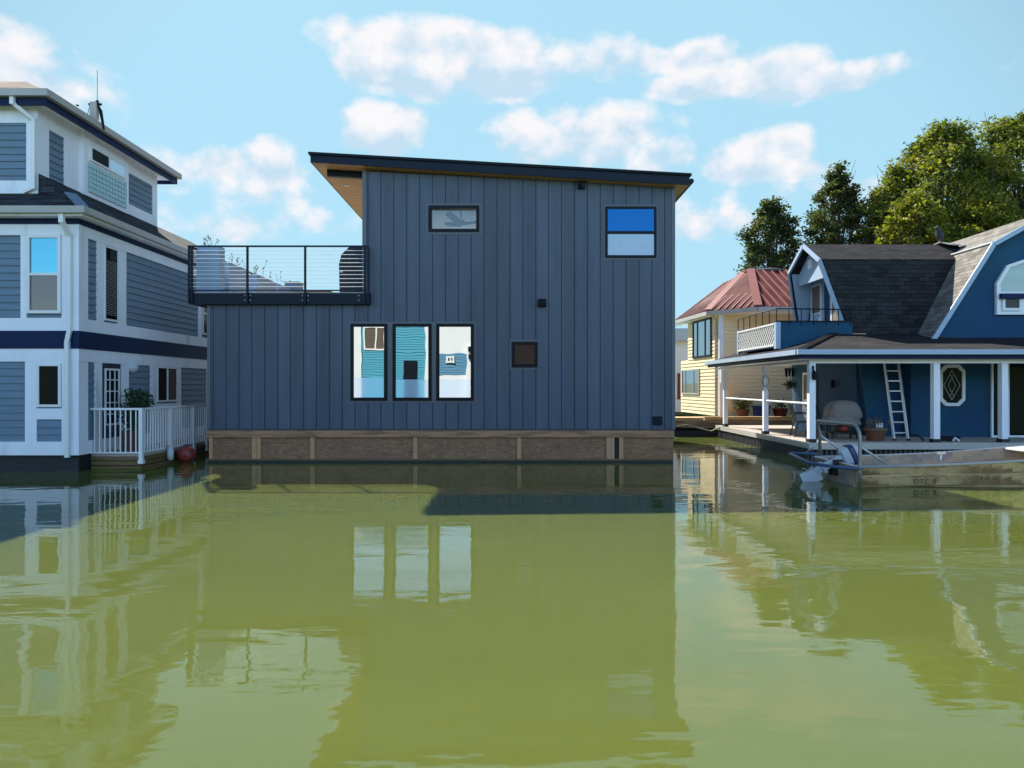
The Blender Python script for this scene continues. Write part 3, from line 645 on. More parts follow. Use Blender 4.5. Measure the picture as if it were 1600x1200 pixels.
t = thing('barbecue', (-3.95, 17.0, ztd), 'barbecue under a dark navy fabric cover on the terrace against the tall wall', 'barbecue')
bx0, bx1 = px(529.5,17), px(571,17)
mbq = MB(); zT = pz(385, 17)
sec = lambda y, s: [(bx0+.02*s, ztd), (bx1, ztd), (bx1, zT-.02*s), (bx0+.26, zT-.01*s), (bx0+.06, zT-.2), (bx0+.0*s, zT-.45)]
mbq.prism(FRONT(0), sec(0,1), -17.6, -17.0)
part('cover', mbq, 'navy_cover', t); part('cover_strap', MB().box(bx0+.02, bx0+.1, 16.975, 16.995, zT-.65, zT-.6).box(bx0+.1, bx1-.02, 16.98, 16.995, zT-.42, zT-.405), 'rope_white', t)
t = thing('covered_lounger', (-4.8, 19, ztd), 'low furniture under a rumpled tan cover on the terrace behind the railing', 'covered furniture')
cvm = MB(); nx_, ny_ = 14, 6; xa, xb = px(459,19), px(531,19); vv = []
for j in range(ny_+1):
    for i in range(nx_+1):
        u = i/nx_; v = j/ny_; vv.append((xa+(xb-xa)*u, 19+1.4*v, ztd+.25+.36*math.sin(math.pi*min(1, u*1.0))**.6*(.85+.15*math.sin(9*u+5*v))))
cvm.add(vv, [(j*(nx_+1)+i, j*(nx_+1)+i+1, (j+1)*(nx_+1)+i+1, (j+1)*(nx_+1)+i) for j in range(ny_) for i in range(nx_)])
cvm.box(xa+.05, xb-.05, 19.02, 20.35, ztd, ztd+.26)
part('cover', cvm, 'tan_tarp', t, smooth=False)
t = thing('duct_box', (px(456,22), 22, ztd), 'small grey duct box standing at the far end of the terrace', 'duct')
part('box', MB().box(px(445,22), px(468,22), 22, 22.4, ztd, pz(442,22)), 'siding', t)
part('lid', MB().box(px(444,22), px(469,22), 21.96, 22.44, pz(442,22)+.001, pz(440,22)), 'gutter', t)

# ================================================================== LEFT HOUSE
lh = thing('floating_house', (-12.5, 14.4, 0), 'three-storey blue-grey lap-sided house with white trim and navy bands', 'floating house')
YL = 14.4; XC = -9.15; YLB = 23.5; XLW = -19.0
def Zl(p): return pz(p, YL)
def ys(p): return 9763.0/(800-p)     # depth of a column on the side wall
FL = FRONT(YL); SL = EAST(XC)
part('wall', MB().box(XLW, XC-.004, YL+.004, YLB, Zl(712), 5.5), 'siding', lh)
sd = MB(); z_a, z_b = Zl(690), Zl(565); z_c, z_d = Zl(497), Zl(368)
sd.siding(FL, XLW, px(41,YL), z_a, z_b, .155, .024); sd.siding(FL, px(59,YL), px(98,YL), z_a, Zl(655), .155, .024)
sd.siding(FL, XLW, px(34,YL), z_c, z_d, .155, .024)
for p, q in ((135,149),(195,308)): sd.siding(SL, ys(p), ys(q), z_c, z_d, .155, .024)
sd.siding(SL, 20.45, YLB, z_c, z_d, .155, .024)
for p, q in ((135,146),(199,233),(281,321)): sd.siding(SL, ys(p), ys(q), z_a, z_b, .155, .024)
part('siding', sd, 'siding', lh)
tr = MB()
for z0, z1 in ((Zl(711), z_a), (z_b, Zl(545)), (Zl(517), z_c), (z_d, Zl(351))):
    tr.fb(FL, XLW, XC+.045, z0, z1, 0, .045); tr.fb(SL, YL, YLB, z0, z1, 0, .045)
e_ = .038
for p, q in ((41,59),(98,123.5)): tr.fb(FL, px(p,YL), px(q,YL) if q < 120 else XC+.038, z_a, z_b, 0, e_)
tr.fb(FL, px(59,YL), px(98,YL), Zl(655), Zl(638), 0, e_); tr.fb(FL, px(59,YL), px(98,YL), Zl(568), z_b, 0, e_)
tr.fb(FL, px(34,YL), px(43,YL), z_c, z_d, 0, e_); tr.fb(FL, px(98,YL), XC+.038, z_c, z_d, 0, e_)
for p, q in ((122,135),(149,160),(182,195),(308,313.5)): tr.fb(SL, ys(p) if p > 122 else YL+.001, ys(q), z_c, z_d, 0, e_)
for p, q in ((122,135),(146,157),(187,199),(233,242),(275,281),(321,329)): tr.fb(SL, ys(p) if p > 122 else YL+.001, ys(q), z_a, z_b, 0, e_)
tr.fb(SL, ys(242), ys(275), z_a, pz(630,18.0), 0, e_); tr.fb(SL, ys(242), ys(275), pz(572,18), z_b, 0, e_); tr.fb(SL, ys(157), ys(187), 2.36, z_b, 0, e_)
part('trim_boards', tr, 'white', lh)
bd = MB(); bd.fb(FL, XLW, XC+.06, Zl(545)+.001, Zl(517)-.001, 0, .06); bd.fb(SL, YL, YLB, Zl(545)+.001, Zl(517)-.001, 0, .06)
bd.fb(FL, XLW, XC+.06, Zl(351)+.001, 5.42, 0, .07); bd.fb(SL, YL, YLB, Zl(351)+.001, 5.42, 0, .07)
part('navy_band', bd, 'navy', lh)
part('float_base', MB().box(XLW, XC-.02, YL+.05, YLB, -.5, Zl(711)-.002), 'float_dark', lh)
# skirt roof over the second floor
ze = 5.49; xe, ye = -8.87, 14.1; x3, y3 = -10.3, 14.8
zi = 5.49+.67*(y3-ye); zi2 = 5.49+.67*(xe-x3)
sk = MB(); xh = xe-(y3-ye)
sk.slab([(XLW,ye,ze),(xe,ye,ze),(xh,y3,zi),(XLW,y3,zi)], .10)
yb_ = 22.0
sk.slab([(xe,ye,ze),(xe,yb_,ze),(x3-.02,yb_,zi2),(x3-.02,y3,zi2),(xh,y3,zi)], .10)
sr = part('skirt_roof', sk, 'shingle_navy', lh)
part('hip_cap', MB().bar((xe,ye,ze+.02), (xh,y3,zi+.02), .22, .03), 'siding', sr)
part('gable_infill', MB().prism(FRONT(y3), [(x3-.02,zi-.06),(xh,zi-.06),(xh,zi-.02),(x3-.02,zi2-.02)], -.06, -.02), 'shingle_navy', sr)
gt = MB(); gt.box(XLW, xe+.10, ye-.11, ye, ze-.13, ze+.01); gt.box(xe, xe+.11, ye+.001, yb_, ze-.13, ze+.008)
part('gutter', gt, 'gutter', sr)
part('soffit', MB().box(XLW, xe, ye, YL+.1, ze-.17, ze-.13).box(XC-.1, xe, YL+.1, yb_, ze-.17, ze-.13), 'white', sr)
# third floor
Y3B = 19.75; X3W = -19.0; F3 = FRONT(y3); S3 = EAST(x3)
def y3s(p): return -x3*FP/(800-p)
def Z3(p): return pz(p, y3)
part('upper_wall', MB().box(X3W, x3-.004, y3+.004, Y3B, 5.4, 8.0), 'white', lh)
s3 = MB(); s3.siding(F3, X3W, px(43,y3), Z3(283), Z3(193), .155, .024)
s3.siding(S3, y3s(74), y3s(98), Z3(275), Z3(193), .155, .024); s3.siding(S3, 18.25, 19.5, 6.68, 7.52, .155, .024)
part('upper_siding', s3, 'siding', lh)
t3 = MB(); t3.fb(F3, X3W, x3+.04, Z3(193), 7.95, 0, .04); t3.fb(F3, px(43,y3), x3+.04, Z3(303), Z3(193)-.001, 0, .04); t3.fb(F3, X3W, px(43,y3), Z3(303), Z3(283), 0, .04)
t3.fb(S3, y3, y3s(74), 6.3, 7.9, 0, .04); t3.fb(S3, y3s(98), y3s(123), 6.3, 7.9, 0, .04); t3.fb(S3, 15.1, 15.65, Z3(193), 7.9, 0, .035)
t3.fb(S3, 18.1, 18.25, 6.3, 7.9, 0, .04); t3.fb(S3, 19.5, Y3B, 6.3, 7.9, 0, .04); t3.fb(S3, 18.25, 19.5, 6.3, 6.68, 0, .04); t3.fb(S3, 18.25, 19.5, 7.52, 7.9, 0, .04)
part('upper_trim', t3, 'white', lh)
bay = part('bay', MB().box(x3-.01, x3+.14, 16.2, 18.1, 6.36, 7.9), 'white', lh)
SB = EAST(x3+.14)
window(bay, SB, 16.4, 17.9, 7.22, 7.58, fm='white_clean', gm='glass_dark', w=.04, proud=.06, vs=(.5,), panes=['glass_dark','film'])
gb = MB(); ni, nj = 12, 6
for i in range(ni):
    for j in range(nj):
        a0 = 16.35+1.6*i/ni; a1 = 16.35+1.6*(i+1)/ni; c0 = 6.46+.7*j/nj; c1 = 6.46+.7*(j+1)/nj
        gb.fb(SB, a0+.008, a1-.008, c0+.008, c1-.008, .005, .045)
gbo = part('glass_block_panel', gb, 'glass_block', bay); 
x4, y4, z4, y4b = -9.9, 14.5, 8.07, 20.2
r3 = MB(); dz = .58*1.5; 
P0, P1, P2, P3 = (X3W-.3,y4,z4), (x4,y4,z4), (x4,y4b,z4), (X3W-.3,y4b,z4)
Q1, Q2 = (x4-1.5, y4+1.5, z4+dz), (x4-1.5, y4b-1.5, z4+dz); Q0, Q3 = (X3W-.3, y4+1.5, z4+dz), (X3W-.3, y4b-1.5, z4+dz)
r3.slab([P0,P1,Q1,Q0], .06); r3.slab([P1,P2,Q2,Q1], .06); r3.slab([P2,P3,Q3,Q2], .06); r3.slab([Q0,Q1,Q2,Q3], .06)
tr_ = part('top_roof', r3, 'shingle_brown', lh)
part('top_gutter', MB().box(X3W-.3, x4+.1, y4-.11, y4, z4-.14, z4+.01).box(x4, x4+.11, y4+.001, y4b+.05, z4-.14, z4+.008), 'gutter', tr_)
part('top_fascia', MB().box(X3W-.3, x4, y4, y4+.05, z4-.30, z4-.06).box(x4-.05, x4, y4+.051, y4b, z4-.30, z4-.06).box(X3W,x4,y4b-.05,y4b,z4-.3,z4-.06), 'navy', tr_)
part('top_soffit', MB().box(X3W-.3, x4-.05, y4+.05, y3+.1, z4-.20, z4-.16).box(x3-.1, x4-.05, y3+.1, y4b-.05, z4-.20, z4-.16).box(X3W,x3-.1,Y3B-.1,y4b-.05,z4-.2,z4-.16), 'white', tr_)
# downpipes
dp = MB(); xd = px(107, YL-.1)
dp.box(xd-.05, xd+.05, ye-.05, ye+.02, ze-.32, ze-.13); dp.bar((xd,ye,ze-.3),(xd+.02,YL-.09,ze-.55),.09,.07); dp.box(xd-.025, xd+.055, YL-.125, YL-.05, Zl(520), ze-.5)
dp.bar((xd+.015,YL-.09,Zl(518)),(xd-.03,YL-.10,Zl(536)),.09,.08); dp.box(xd-.07, xd+.015, YL-.135, YL-.062, Zl(714), Zl(534))
part('downpipe', dp, 'white_clean', lh)
dp2 = MB(); xq = px(52, y3-.1); dp2.bar((px(37,y3),y4-.03,z4-.14),(px(37,y3),y4-.03,z4-.3),.09,.07); dp2.bar((px(37,y3),y4,z4-.28),(xq,y3-.08,z4-.55),.09,.07); dp2.box(xq-.04, xq+.04, y3-.12, y3-.045, 6.05, z4-.5); dp2.bar((xq,y3-.08,6.08),(px(43,y3),y3-.1,5.98),.08,.07)
part('downpipe', dp2, 'white_clean', lh)
# windows + door
wn_ = window(lh, FL, px(45,YL), px(97.5,YL), Zl(490), Zl(368), fm='white_clean', gm='glass', w=.06, proud=.075, hs=(.5,), panes=['glass_warm','glass_cyan'], label='tall sash window with a blue upper pane')
window(lh, FL, px(59.5,YL), px(97.5,YL), Zl(636), Zl(568), fm='white_clean', gm='glass_dark', w=.055, proud=.06)
window(lh, SL, ys(160), ys(182), Zl(494), z_d-.012, fm='white_clean', gm='glass_dark', w=.045, proud=.055)
bl = MB()
for i in range(34):
    z = Zl(488)+.06+i*.04
    if z < Zl(385)-.12: bl.fb(SL, ys(160)+.06, ys(182)-.06, z, z+.004, .0422, .046)
part('blind_cords', bl, 'white_clean', lh)
window(lh, SL, ys(242)+.02, ys(275)-.02, pz(629,18.0)+.02, pz(573,18), fm='white_clean', gm='glass_dark', w=.045, proud=.06, vs=(.5,), panes=['glass_dark','glass_warm'], mw=.07)
window(lh, SL, 20.12, 20.42, z_c+.1, z_d-.1, fm='white_clean', gm='glass_warm', w=.04, proud=.055, hs=(.4,))
dr = part('door', MB().fb(SL, ys(157.5), ys(186.5), .36, 2.36, 0, .03), 'door_navy', lh)
da, db = ys(161), ys(184); dgl = MB().fb(SL, da+.04, db-.04, .95, 2.16, .0302, .034); part('door_glass', dgl, 'glass_dark', dr)
fm_ = MB().ring(SL, da, db, .91, 2.2, .045, .0305, .055)
for i in (1, 2): fm_.fb(SL, da+(db-da)*i/3-.012, da+(db-da)*i/3+.012, .95, 2.16, .0345, .05)
for j in (1, 2, 3, 4): fm_.fb(SL, da+.04, db-.04, .91+1.29*j/5-.012, .91+1.29*j/5+.012, .0345, .052)
part('door_grille', fm_, 'white_clean', dr)
part('door_knob', MB().lathe(SL.p(ys(185.5)-.05, 1.3, .03), [(.02,0),(.02,.04),(.035,.05),(.03,.08)], 10, axis=(1,0,0)), 'alu', dr)
yl_ = ys(203); part('wall_lamp', MB().lathe((XC+.06, yl_, 2.12), [(.03,0),(.09,.03),(.13,.1),(.13,.16),(.09,.22),(.04,.25)], 14), 'lamp_glass', lh, smooth=True)
# side deck and white railing
XD = -8.03; YD0 = 14.85; YDB = 22.5
dk = MB().box(XC-.0, XD-.02, YD0, YDB, .27, .34); part('deck', dk, 'deckboards', lh)
bs = MB()
for i, (za, zb__) in enumerate(((-.3,.06),(.08,.17),(.185,.262))):
    bs.box(XC, XD-.03+.015*i, YD0-.0-.012*i, YDB, za, zb__)
part('deck_timbers', bs, 'moss_wood', lh)
zr0, zr1 = .37, pz(638, YD0)
part('deck_top_rail', MB().box(px(119,YD0-.03), XD+.02, YD0-.07, YD0-.01, zr1-.035, zr1+.01).box(XD-.04, XD+.02, YD0-.009, YDB, zr1-.035, zr1+.01), 'white_clean', lh)
part('deck_bottom_rail', MB().box(px(119,YD0-.03), XD, YD0-.055, YD0-.02, zr0-.03, zr0).box(XD-.03, XD+.005, YD0-.019, YDB, zr0-.03, zr0), 'white_clean', lh)
for p in (131, 217.5):
    x = px(p, YD0-.04) if p < 200 else XD-.01
    part('deck_post', MB().box(x-.04, x+.04, YD0-.078, YD0-.002, .14, zr1-.036).box(x-.055, x+.055, YD0-.085, YD0+.01, .12, .2), 'white_clean', lh)
for p in (265.5, 302, 322):
    yy = 8.04*FP/(800-p); part('deck_post', MB().box(XD-.05, XD+.03, yy-.04, yy+.04, .1, zr1-.036), 'white_clean', lh)
def balusters(pts, parent):
    for (x, y) in pts: part('baluster', MB().box(x-.011, x+.011, y-.011, y+.011, zr0, zr1-.034), 'white_clean', parent)
bp_ = [(XD-.015-.112*i, YD0-.035) for i in range(1, 12)]; balusters([b for b in bp_ if abs(b[0]-px(131,YD0-.04)) > .05], lh)
balusters([(XD-.012, YD0+.112*i) for i in range(1, 52)], lh)
# antennas on the top roof
ax, ay = px(148, 16.2), 16.2; az0 = z4+.35
am = MB().box(ax-.09, ax+.07, ay-.05, ay+.06, z4+.05, pz(160, ay)); an = part('antenna_mast', am, 'gutter', tr_)
part('whip_antenna', MB().tube([(ax+.06,ay,pz(162,ay)),(ax+.06,ay,pz(110,ay))], .006, 5).lathe((ax+.06,ay,pz(163,ay)), [(.03,0),(.04,.06),(.03,.09)], 8), 'black', an)
part('antenna_arm', MB().tube([(ax-.14,ay,pz(163,ay)),(ax+.16,ay,pz(163,ay)+.0)], .03, 6).tube([(ax+.08,ay,pz(164,ay)),(ax+.14,ay,pz(173,ay)),(ax+.22,ay,pz(196,ay)-.1)], [.02,.04,.025], 6).tube([(ax-.12,ay,pz(166,ay)),(ax-.2,ay,pz(180,ay)-.1)], .006, 4), 'black', an)
vx = px(121, 16.0); part('vent_pipe', MB().tube([(vx,16,z4+.3),(vx,16,pz(164,16))], .035, 8), 'black', tr_)

# shrub in pot behind the left railing
def leaves(mb, centre, rad, n, size, rnd, squash=1.0, shell=.45):
    for _ in range(n):
        while True:
            d = Vector((rnd.uniform(-1,1), rnd.uniform(-1,1), rnd.uniform(-1,1)))
            if .05 < d.length < 1: break
        d = d.normalized()*(shell+(1-shell)*rnd.random())
        c = Vector(centre)+Vector((d.x*rad[0], d.y*rad[1], d.z*rad[2]))
        a = Vector((rnd.gauss(0,1), rnd.gauss(0,1), rnd.gauss(0,1))).normalized(); b = a.orthogonal().normalized()
        s = size*rnd.uniform(.6, 1.4)
        mb.add([c-a*s, c+b*s*.5, c+a*s, c-b*s*.5], [(0,1,2,3)])
t = thing('potted_shrub', (-8.55, 15.6, .34), 'dark leafy shrub in a pot behind the white railing beside the navy door', 'plant')
part('pot', MB().lathe((-8.55,15.35,.34), [(.15,0),(.2,.02),(.24,.4),(.26,.42),(.26,.46),(.22,.46),(.2,.42)], 18), 'terracotta', t)
st = MB(); lf = MB(); rnd = random.Random(3)
for i in range(9):
    a = rnd.uniform(0, 6.28); e = rnd.uniform(.1, .38); tp = Vector((-8.55+math.cos(a)*e, 15.35+math.sin(a)*e, 1.45+rnd.uniform(-.25,.2)))
    st.tube([(-8.55,15.35,.75), ((-8.55+tp.x)/2, (15.35+tp.y)/2, 1.15), tp], [.015,.01,.006], 5)
    leaves(lf, tp, (.22,.22,.22), 90, .045, rnd); leaves(lf, ((-8.55+tp.x)/2, (15.35+tp.y)/2, 1.05), (.2,.2,.3), 40, .045, rnd)
part('stems', st, 'twig', t); part('foliage', lf, 'leaf_dark', t, recalc=False)
# buoy and fender
by = 16.25; bx = -7.87
t = thing('mooring_buoy', (bx+.05, by, 0), 'round faded red mooring buoy floating against the left deck', 'buoy')
pr = [(.21*math.sin(R(a)), .21*(1-math.cos(R(a)))-.06) for a in range(0, 181, 15)]
part('ball', MB().lathe((bx+.12,by,.02), pr, 20), 'buoy_red', t, smooth=True); part('eye', MB().lathe((bx+.12,by,.36), [(.05,0),(.045,.05),(.02,.06)], 10), 'black_plastic', t)
t = thing('fender', (-7.93, 15.85, .1), 'small white fender tied with rope under the rail beside the red buoy', 'fender')
part('body', MB().lathe((-7.93,15.85,.08), [(.03,0),(.07,.03),(.075,.2),(.05,.28),(.02,.3)], 12), 'rope_white', t, smooth=True); part('rope', MB().tube([(-7.93,15.85,.36),(-7.97,15.83,.42),(-8.03,15.83,.36)], .014, 6), 'rope', t)

# ================================================================== YELLOW HOUSE
yh = thing('floating_house', (10, 27.5, 0), 'cream lap-sided house with a red metal hip roof behind the timber dock', 'floating house')
yX, yY = 8.4, 27.5; yB = 33.9
SW = F(yX, yY, -.07, .9975, -.9975, -.07); FY = FRONT(yY)
def sy(p):   # distance along the side wall for a column
    u = (p-800)/FP; return (u*yY-yX)/(-.07-u*.9975)
zy0, zy1 = .6, 4.75
for nm_, se, z0, z1 in (('wall', sy(1064), zy0, 3.0), ('upper_wall', sy(1075.5), 3.0, zy1)):
    pe_ = SW.p(se,0,-.01); part(nm_, MB().hexa([SW.p(0,z0,-.01),(19,yY+.01,z0),(19,pe_[1],z0),SW.p(se,z0,-.01),SW.p(0,z1,-.01),(19,yY+.01,z1),(19,pe_[1],z1),SW.p(se,z1,-.01)]), 'cream', yh)
s1 = MB().siding(SW, 0.06, sy(1065), zy0, 3.0, .15, .03).siding(SW, .06, sy(1075.6), 3.0, zy1, .15, .03); part('side_siding', s1, 'cream', yh)
s2 = MB().siding(FY, yX+.06, 18, zy0, zy1, .15, .03); part('front_siding', s2, 'cream', yh)
part('corner_board', MB().fb(SW, 0, .1, zy0, zy1, 0, .05).fb(FY, yX, yX+.1, zy0, zy1, 0, .045), 'white', yh, split=True)
window(yh, SW, sy(1084), sy(1113), pz(558,29), pz(497,29), fm='black', gm='glass', w=.09, proud=.07, vs=(.3,.75,))
window(yh, SW, sy(1067), sy(1094), pz(616,31), pz(577,31), fm='gutter', gm='glass', w=.06, proud=.07, vs=(.3,.8))
part('downpipe', MB().tube([SW.p(.3,zy0,.08), SW.p(.3,4.5,.08), SW.p(.2,4.8,.35)], .05, 8), 'gutter', yh)
A_, B_, C_, D_ = (7.80,32.7,4.95), (7.95,27.7,4.85), (9.42,26.15,4.85), (20,26.15,4.85)
zr = 6.85; Yt = 30.2; ta = (px(1163,Yt), Yt, zr); tb = (px(1173,Yt-.5), Yt-.5, zr); tcap = (px(1233,Yt-.5)+3, Yt-.5, zr)
ra = MB()
pts_roof = [[A_,B_,ta,(ta[0]-.1,32.7,zr-.1)], [B_,C_,tb,ta], [C_,D_,(20,Yt-.5,zr),tb]]
for pgn in pts_roof: ra.slab(pgn, .05)
ra.slab([ta,tb,(20,Yt-.5,zr),(20,33.5,zr)], .05)
yr = part('roof', ra, 'red_roof', yh)
# standing seams
def seams(mb, e0, e1, t0, t1, n, w=.05, h=.06):
    e0, e1, t0, t1 = map(Vector, (e0, e1, t0, t1)); ed = (e1-e0).normalized(); nn = (e1-e0).cross(t0-e0).normalized(); nn = nn if nn.z > 0 else -nn
    up = nn.cross(ed).normalized(); up = up if up.z > 0 else -up
    W = (e1-e0).length; ht = (t0-e0).dot(up); tl = (t0-e0).dot(ed); tr2 = (t1-e0).dot(ed)
    for i in range(n):
        s = W*(i+.5)/n
        lim = 1.0
        if s < tl: lim = min(lim, s/max(tl,1e-5))
        if s > tr2: lim = min(lim, (W-s)/max(W-tr2,1e-5))
        if lim < .03: continue
        p = e0+ed*s+nn*.02; q = p+up*ht*lim
        mb.bar(p, q, w, h, up=nn)
sm = MB(); seams(sm, A_, B_, (ta[0]-.1,32.7,zr-.1), ta, 14); seams(sm, B_, C_, ta, tb, 7); seams(sm, C_, (16,26.15,4.85), tb, (16,Yt-.5,zr), 20)
part('standing_seams', sm, 'red_cap', yr)
part('ridge_cap', MB().bar(Vector(B_)+Vector((0,0,.05)), Vector(ta)+Vector((0,0,.05)), .3, .06).bar(Vector(C_)+Vector((0,0,.05)), Vector(tb)+Vector((0,0,.05)), .3, .06).bar(ta, tb, .3, .1), 'red_cap', yr)
gg = MB()
for p, q in ((A_,B_),(B_,C_),(C_,(20,26.15,4.85))): gg.bar(Vector(p)-Vector((0,0,.09)), Vector(q)-Vector((0,0,.09)), .14, .16)
part('gutter', gg, 'gutter', yr)
part('soffit', MB().slab([(A_[0],A_[1],4.72),(B_[0]+.05,B_[1]+.05,4.72),(C_[0]+.05,C_[1]+.05,4.72),(20,26.2,4.72),(20,27.6,4.72),(8.5,27.6,4.72),(8.0,32.7,4.72)], .03), 'white', yr)
part('roof_cap', MB().lathe((px(1201,Yt), Yt+.3, zr-.05), [(.95,0),(.95,.1),(.5,.22),(.1,.26)], 8), 'black_plastic', yr)
for i, (p, q) in enumerate(((1218,1245,),)):
    pass
# porch bits on the yellow front
part('meter_box', MB().fb(FY, px(1126,27.4), px(1133,27.4), pz(598,27.4), pz(577,27.4), .05, .15), 'white_clean', yh)
part('meter_box', MB().fb(FY, px(1144,27.4), px(1151,27.4), pz(636,27.4), pz(624,27.4), .04, .14), 'gutter', yh)
part('float', MB().box(yX-.3, 19, 26.4, 34, -.4, .3), 'float_dark', yh)
# timber dock walkway in front of it
t = thing('dock', (9, 25.5, 0), 'heavy timber dock with yellow planks in front of the cream house', 'dock')
part('beam', MB().box(px(1045,24.6), px(1258,25.2), 24.6, 24.9, .30, .56), 'gbeam', t)
part('decking', MB().box(px(1040,24.6), 13.5, 24.9, 27.45, .45, .585), 'ybeam', t)
part('kerb_beam', MB().box(px(1100,24.8), 12.9, 24.7, 24.95, .565, .70), 'ybeam', t)
part('kerb_beam', MB().box(px(1054,24.8), px(1098,24.8), 24.72, 24.95, .565, .66), 'ybeam', t)
part('float_logs', MB().tube([(5.6,24.9,.05),(13.4,24.9,.05)], .24, 12).tube([(5.8,25.8,.05),(13.4,25.8,.05)], .25, 12), 'float_dark', t)
def pot_plant(name, label, x, y, z, r, h, pm, n, lr, leaf='leaf_dark', cat='potted plant', group=None, seed=1):
    t = thing(name, (x, y, z), label, cat, group); rnd = random.Random(seed)
    part('pot', MB().lathe((x,y,z), [(r*.7,0),(r*.95,h*.85),(r,h*.86),(r,h),(r*.85,h),(r*.8,h*.9)], 16), pm, t)
    l = MB(); leaves(l, (x,y,z+h+lr*.5), (lr,lr,lr*.75), n, .05, rnd, shell=.2); part('foliage', l, leaf, t, recalc=False); return t
pot_plant('potted_plant', 'bushy green plant with yellow flowers on the dock by the cream wall', px(1161,26.8), 26.8, .585, .25, .3, 'terracotta', 420, .42, 'leaf_c', seed=4)
pot_plant('potted_plant', 'small plant in a brown-red trough at the right end of the cream wall', px(1219,26.8), 26.8, .585, .3, .35, 'red_box', 120, .3, seed=6)
t = thing('plastic_tub', (px(1189,26.8), 26.8, .585), 'blue plastic tub on the timber dock against the cream wall', 'tub')
part('tub', MB().hexa([(px(1178.5,26.8)+.03,26.6,.585),(px(1200,26.8)-.03,26.6,.585),(px(1200,26.8)-.03,26.95,.585),(px(1178.5,26.8)+.03,26.95,.585),(px(1178.5,26.8),26.57,1.0),(px(1200,26.8),26.57,1.0),(px(1200,26.8),27,1.0),(px(1178.5,26.8),27,1.0)]), 'blue_plastic', t)
part('rim', MB().box(px(1178,26.8)-.02, px(1200.5,26.8)+.02, 26.54, 27.02, .985, 1.03), 'blue_plastic', t)
t = thing('mooring_rope', (6.5, 24.4, .4), 'slack mooring rope looped from the timber dock to the blue house deck', 'rope')
part('rope', MB().tube([(px(1050,24.5),24.5,.35),(px(1072,24.5),24.4,.42),(px(1090,24.4),24.3,.32),(px(1110,24.2),24.1,.22),(px(1125,23.8),23.6,.40),(px(1132,23.3),23.3,.46)], .03, 6), 'rope', t)

# far white house between
t = thing('far_house', (9, 40, 0), 'small white house with a pale grey roof seen in the gap beside the dark house', 'house')
part('wall', MB().box(px(1040,40), px(1120,40), 40, 44, .3, pz(530,40)), 'stone_white', t)
part('roof', MB().prism(FRONT(0), [(px(1034,40), pz(533,40)), (px(1034,40), pz(516,40)), (px(1125,40), pz(516,40)), (px(1125,40), pz(533,40))], -44.5, -39.6).prism(FRONT(0), [(px(1040,42), pz(530,42)), (px(1130,42), pz(530,42)), (px(1130,42), pz(515,42)), (px(1040,42), pz(515,42))], -44, -41), 'metal_roof', t)
part('wall', MB().box(px(1047,46), px(1080,46), 46, 50, .5, pz(514,46)), 'metal_roof', t)
part('door', MB().fb(FRONT(40), px(1058.5,40), px(1062.5,40), pz(632,40)+.3, pz(583,40), 0, .05), 'red_box', t)
window(t, FRONT(40), px(1051,40), px(1056,40), pz(616,40), pz(600,40), fm='white_clean', gm='glass_dark', w=.05)

# ================================================================== BLUE HOUSE
bh = thing('floating_house', (12.5, 18.5, 0), 'bright blue floating house with charcoal gambrel roofs and a white-posted porch, at the right', 'floating house')
YP = 16.75; YW = 18.5; XW = 10.8; XE = 19.5; YG = 19.2; XG = 9.7; zd = .42
XPL = 7.25
# float + deck
part('deck', MB().box(XPL, XE, YP-.1, 24.2, zd-.07, zd), 'deckboards', bh)
part('deck_edge', MB().box(XPL-.03, XE, YP-.14, YP-.10, zd-.16, zd+.005).box(XPL-.04, XPL, YP-.1, 24.2, zd-.14, zd+.005), 'gutter', bh)
cg = MB()
yy = YP
while yy < 24: cg.box(XPL+.0, XPL+.05, yy, yy+.06, -.3, zd-.145); yy += .12
xx = XPL+.06
while xx < XE: cg.box(xx, xx+.06, YP-.05, YP, -.3, zd-.165); xx += .12
part('corrugated_skirt', cg, 'corrugated', bh); part('float_core', MB().box(XPL+.04, XE, YP-.01, 24.1, -.4, zd-.075), 'float_dark', bh)
# ground floor walls
gw = MB(); gw.box(XW, XE, YW, 24, zd, 3.08)
gw.hexa([(XG+.0,YG,zd),(XW+.6,YG,zd),(XW+.6,23.6,zd),(XG+.0,23.6,zd),(XG-.04,YG,3.15),(XW+.6,YG,3.15),(XW+.6,23.6,3.15),(XG-.04,23.6,3.15)])
part('wall', gw, 'blue', bh)
# battered corner buttress of the smaller wing
part('buttress', MB().hexa([(XG+.16,YG-.35,zd),(XW+.02,YG-.35,zd),(XW+.02,YG+.02,zd),(XG+.16,YG+.02,zd),(XG-.04,YG-.12,3.0),(XW+.02,YG-.12,3.0),(XW+.02,YG+.02,3.0),(XG-.04,YG+.02,3.0)]), 'blue', bh)
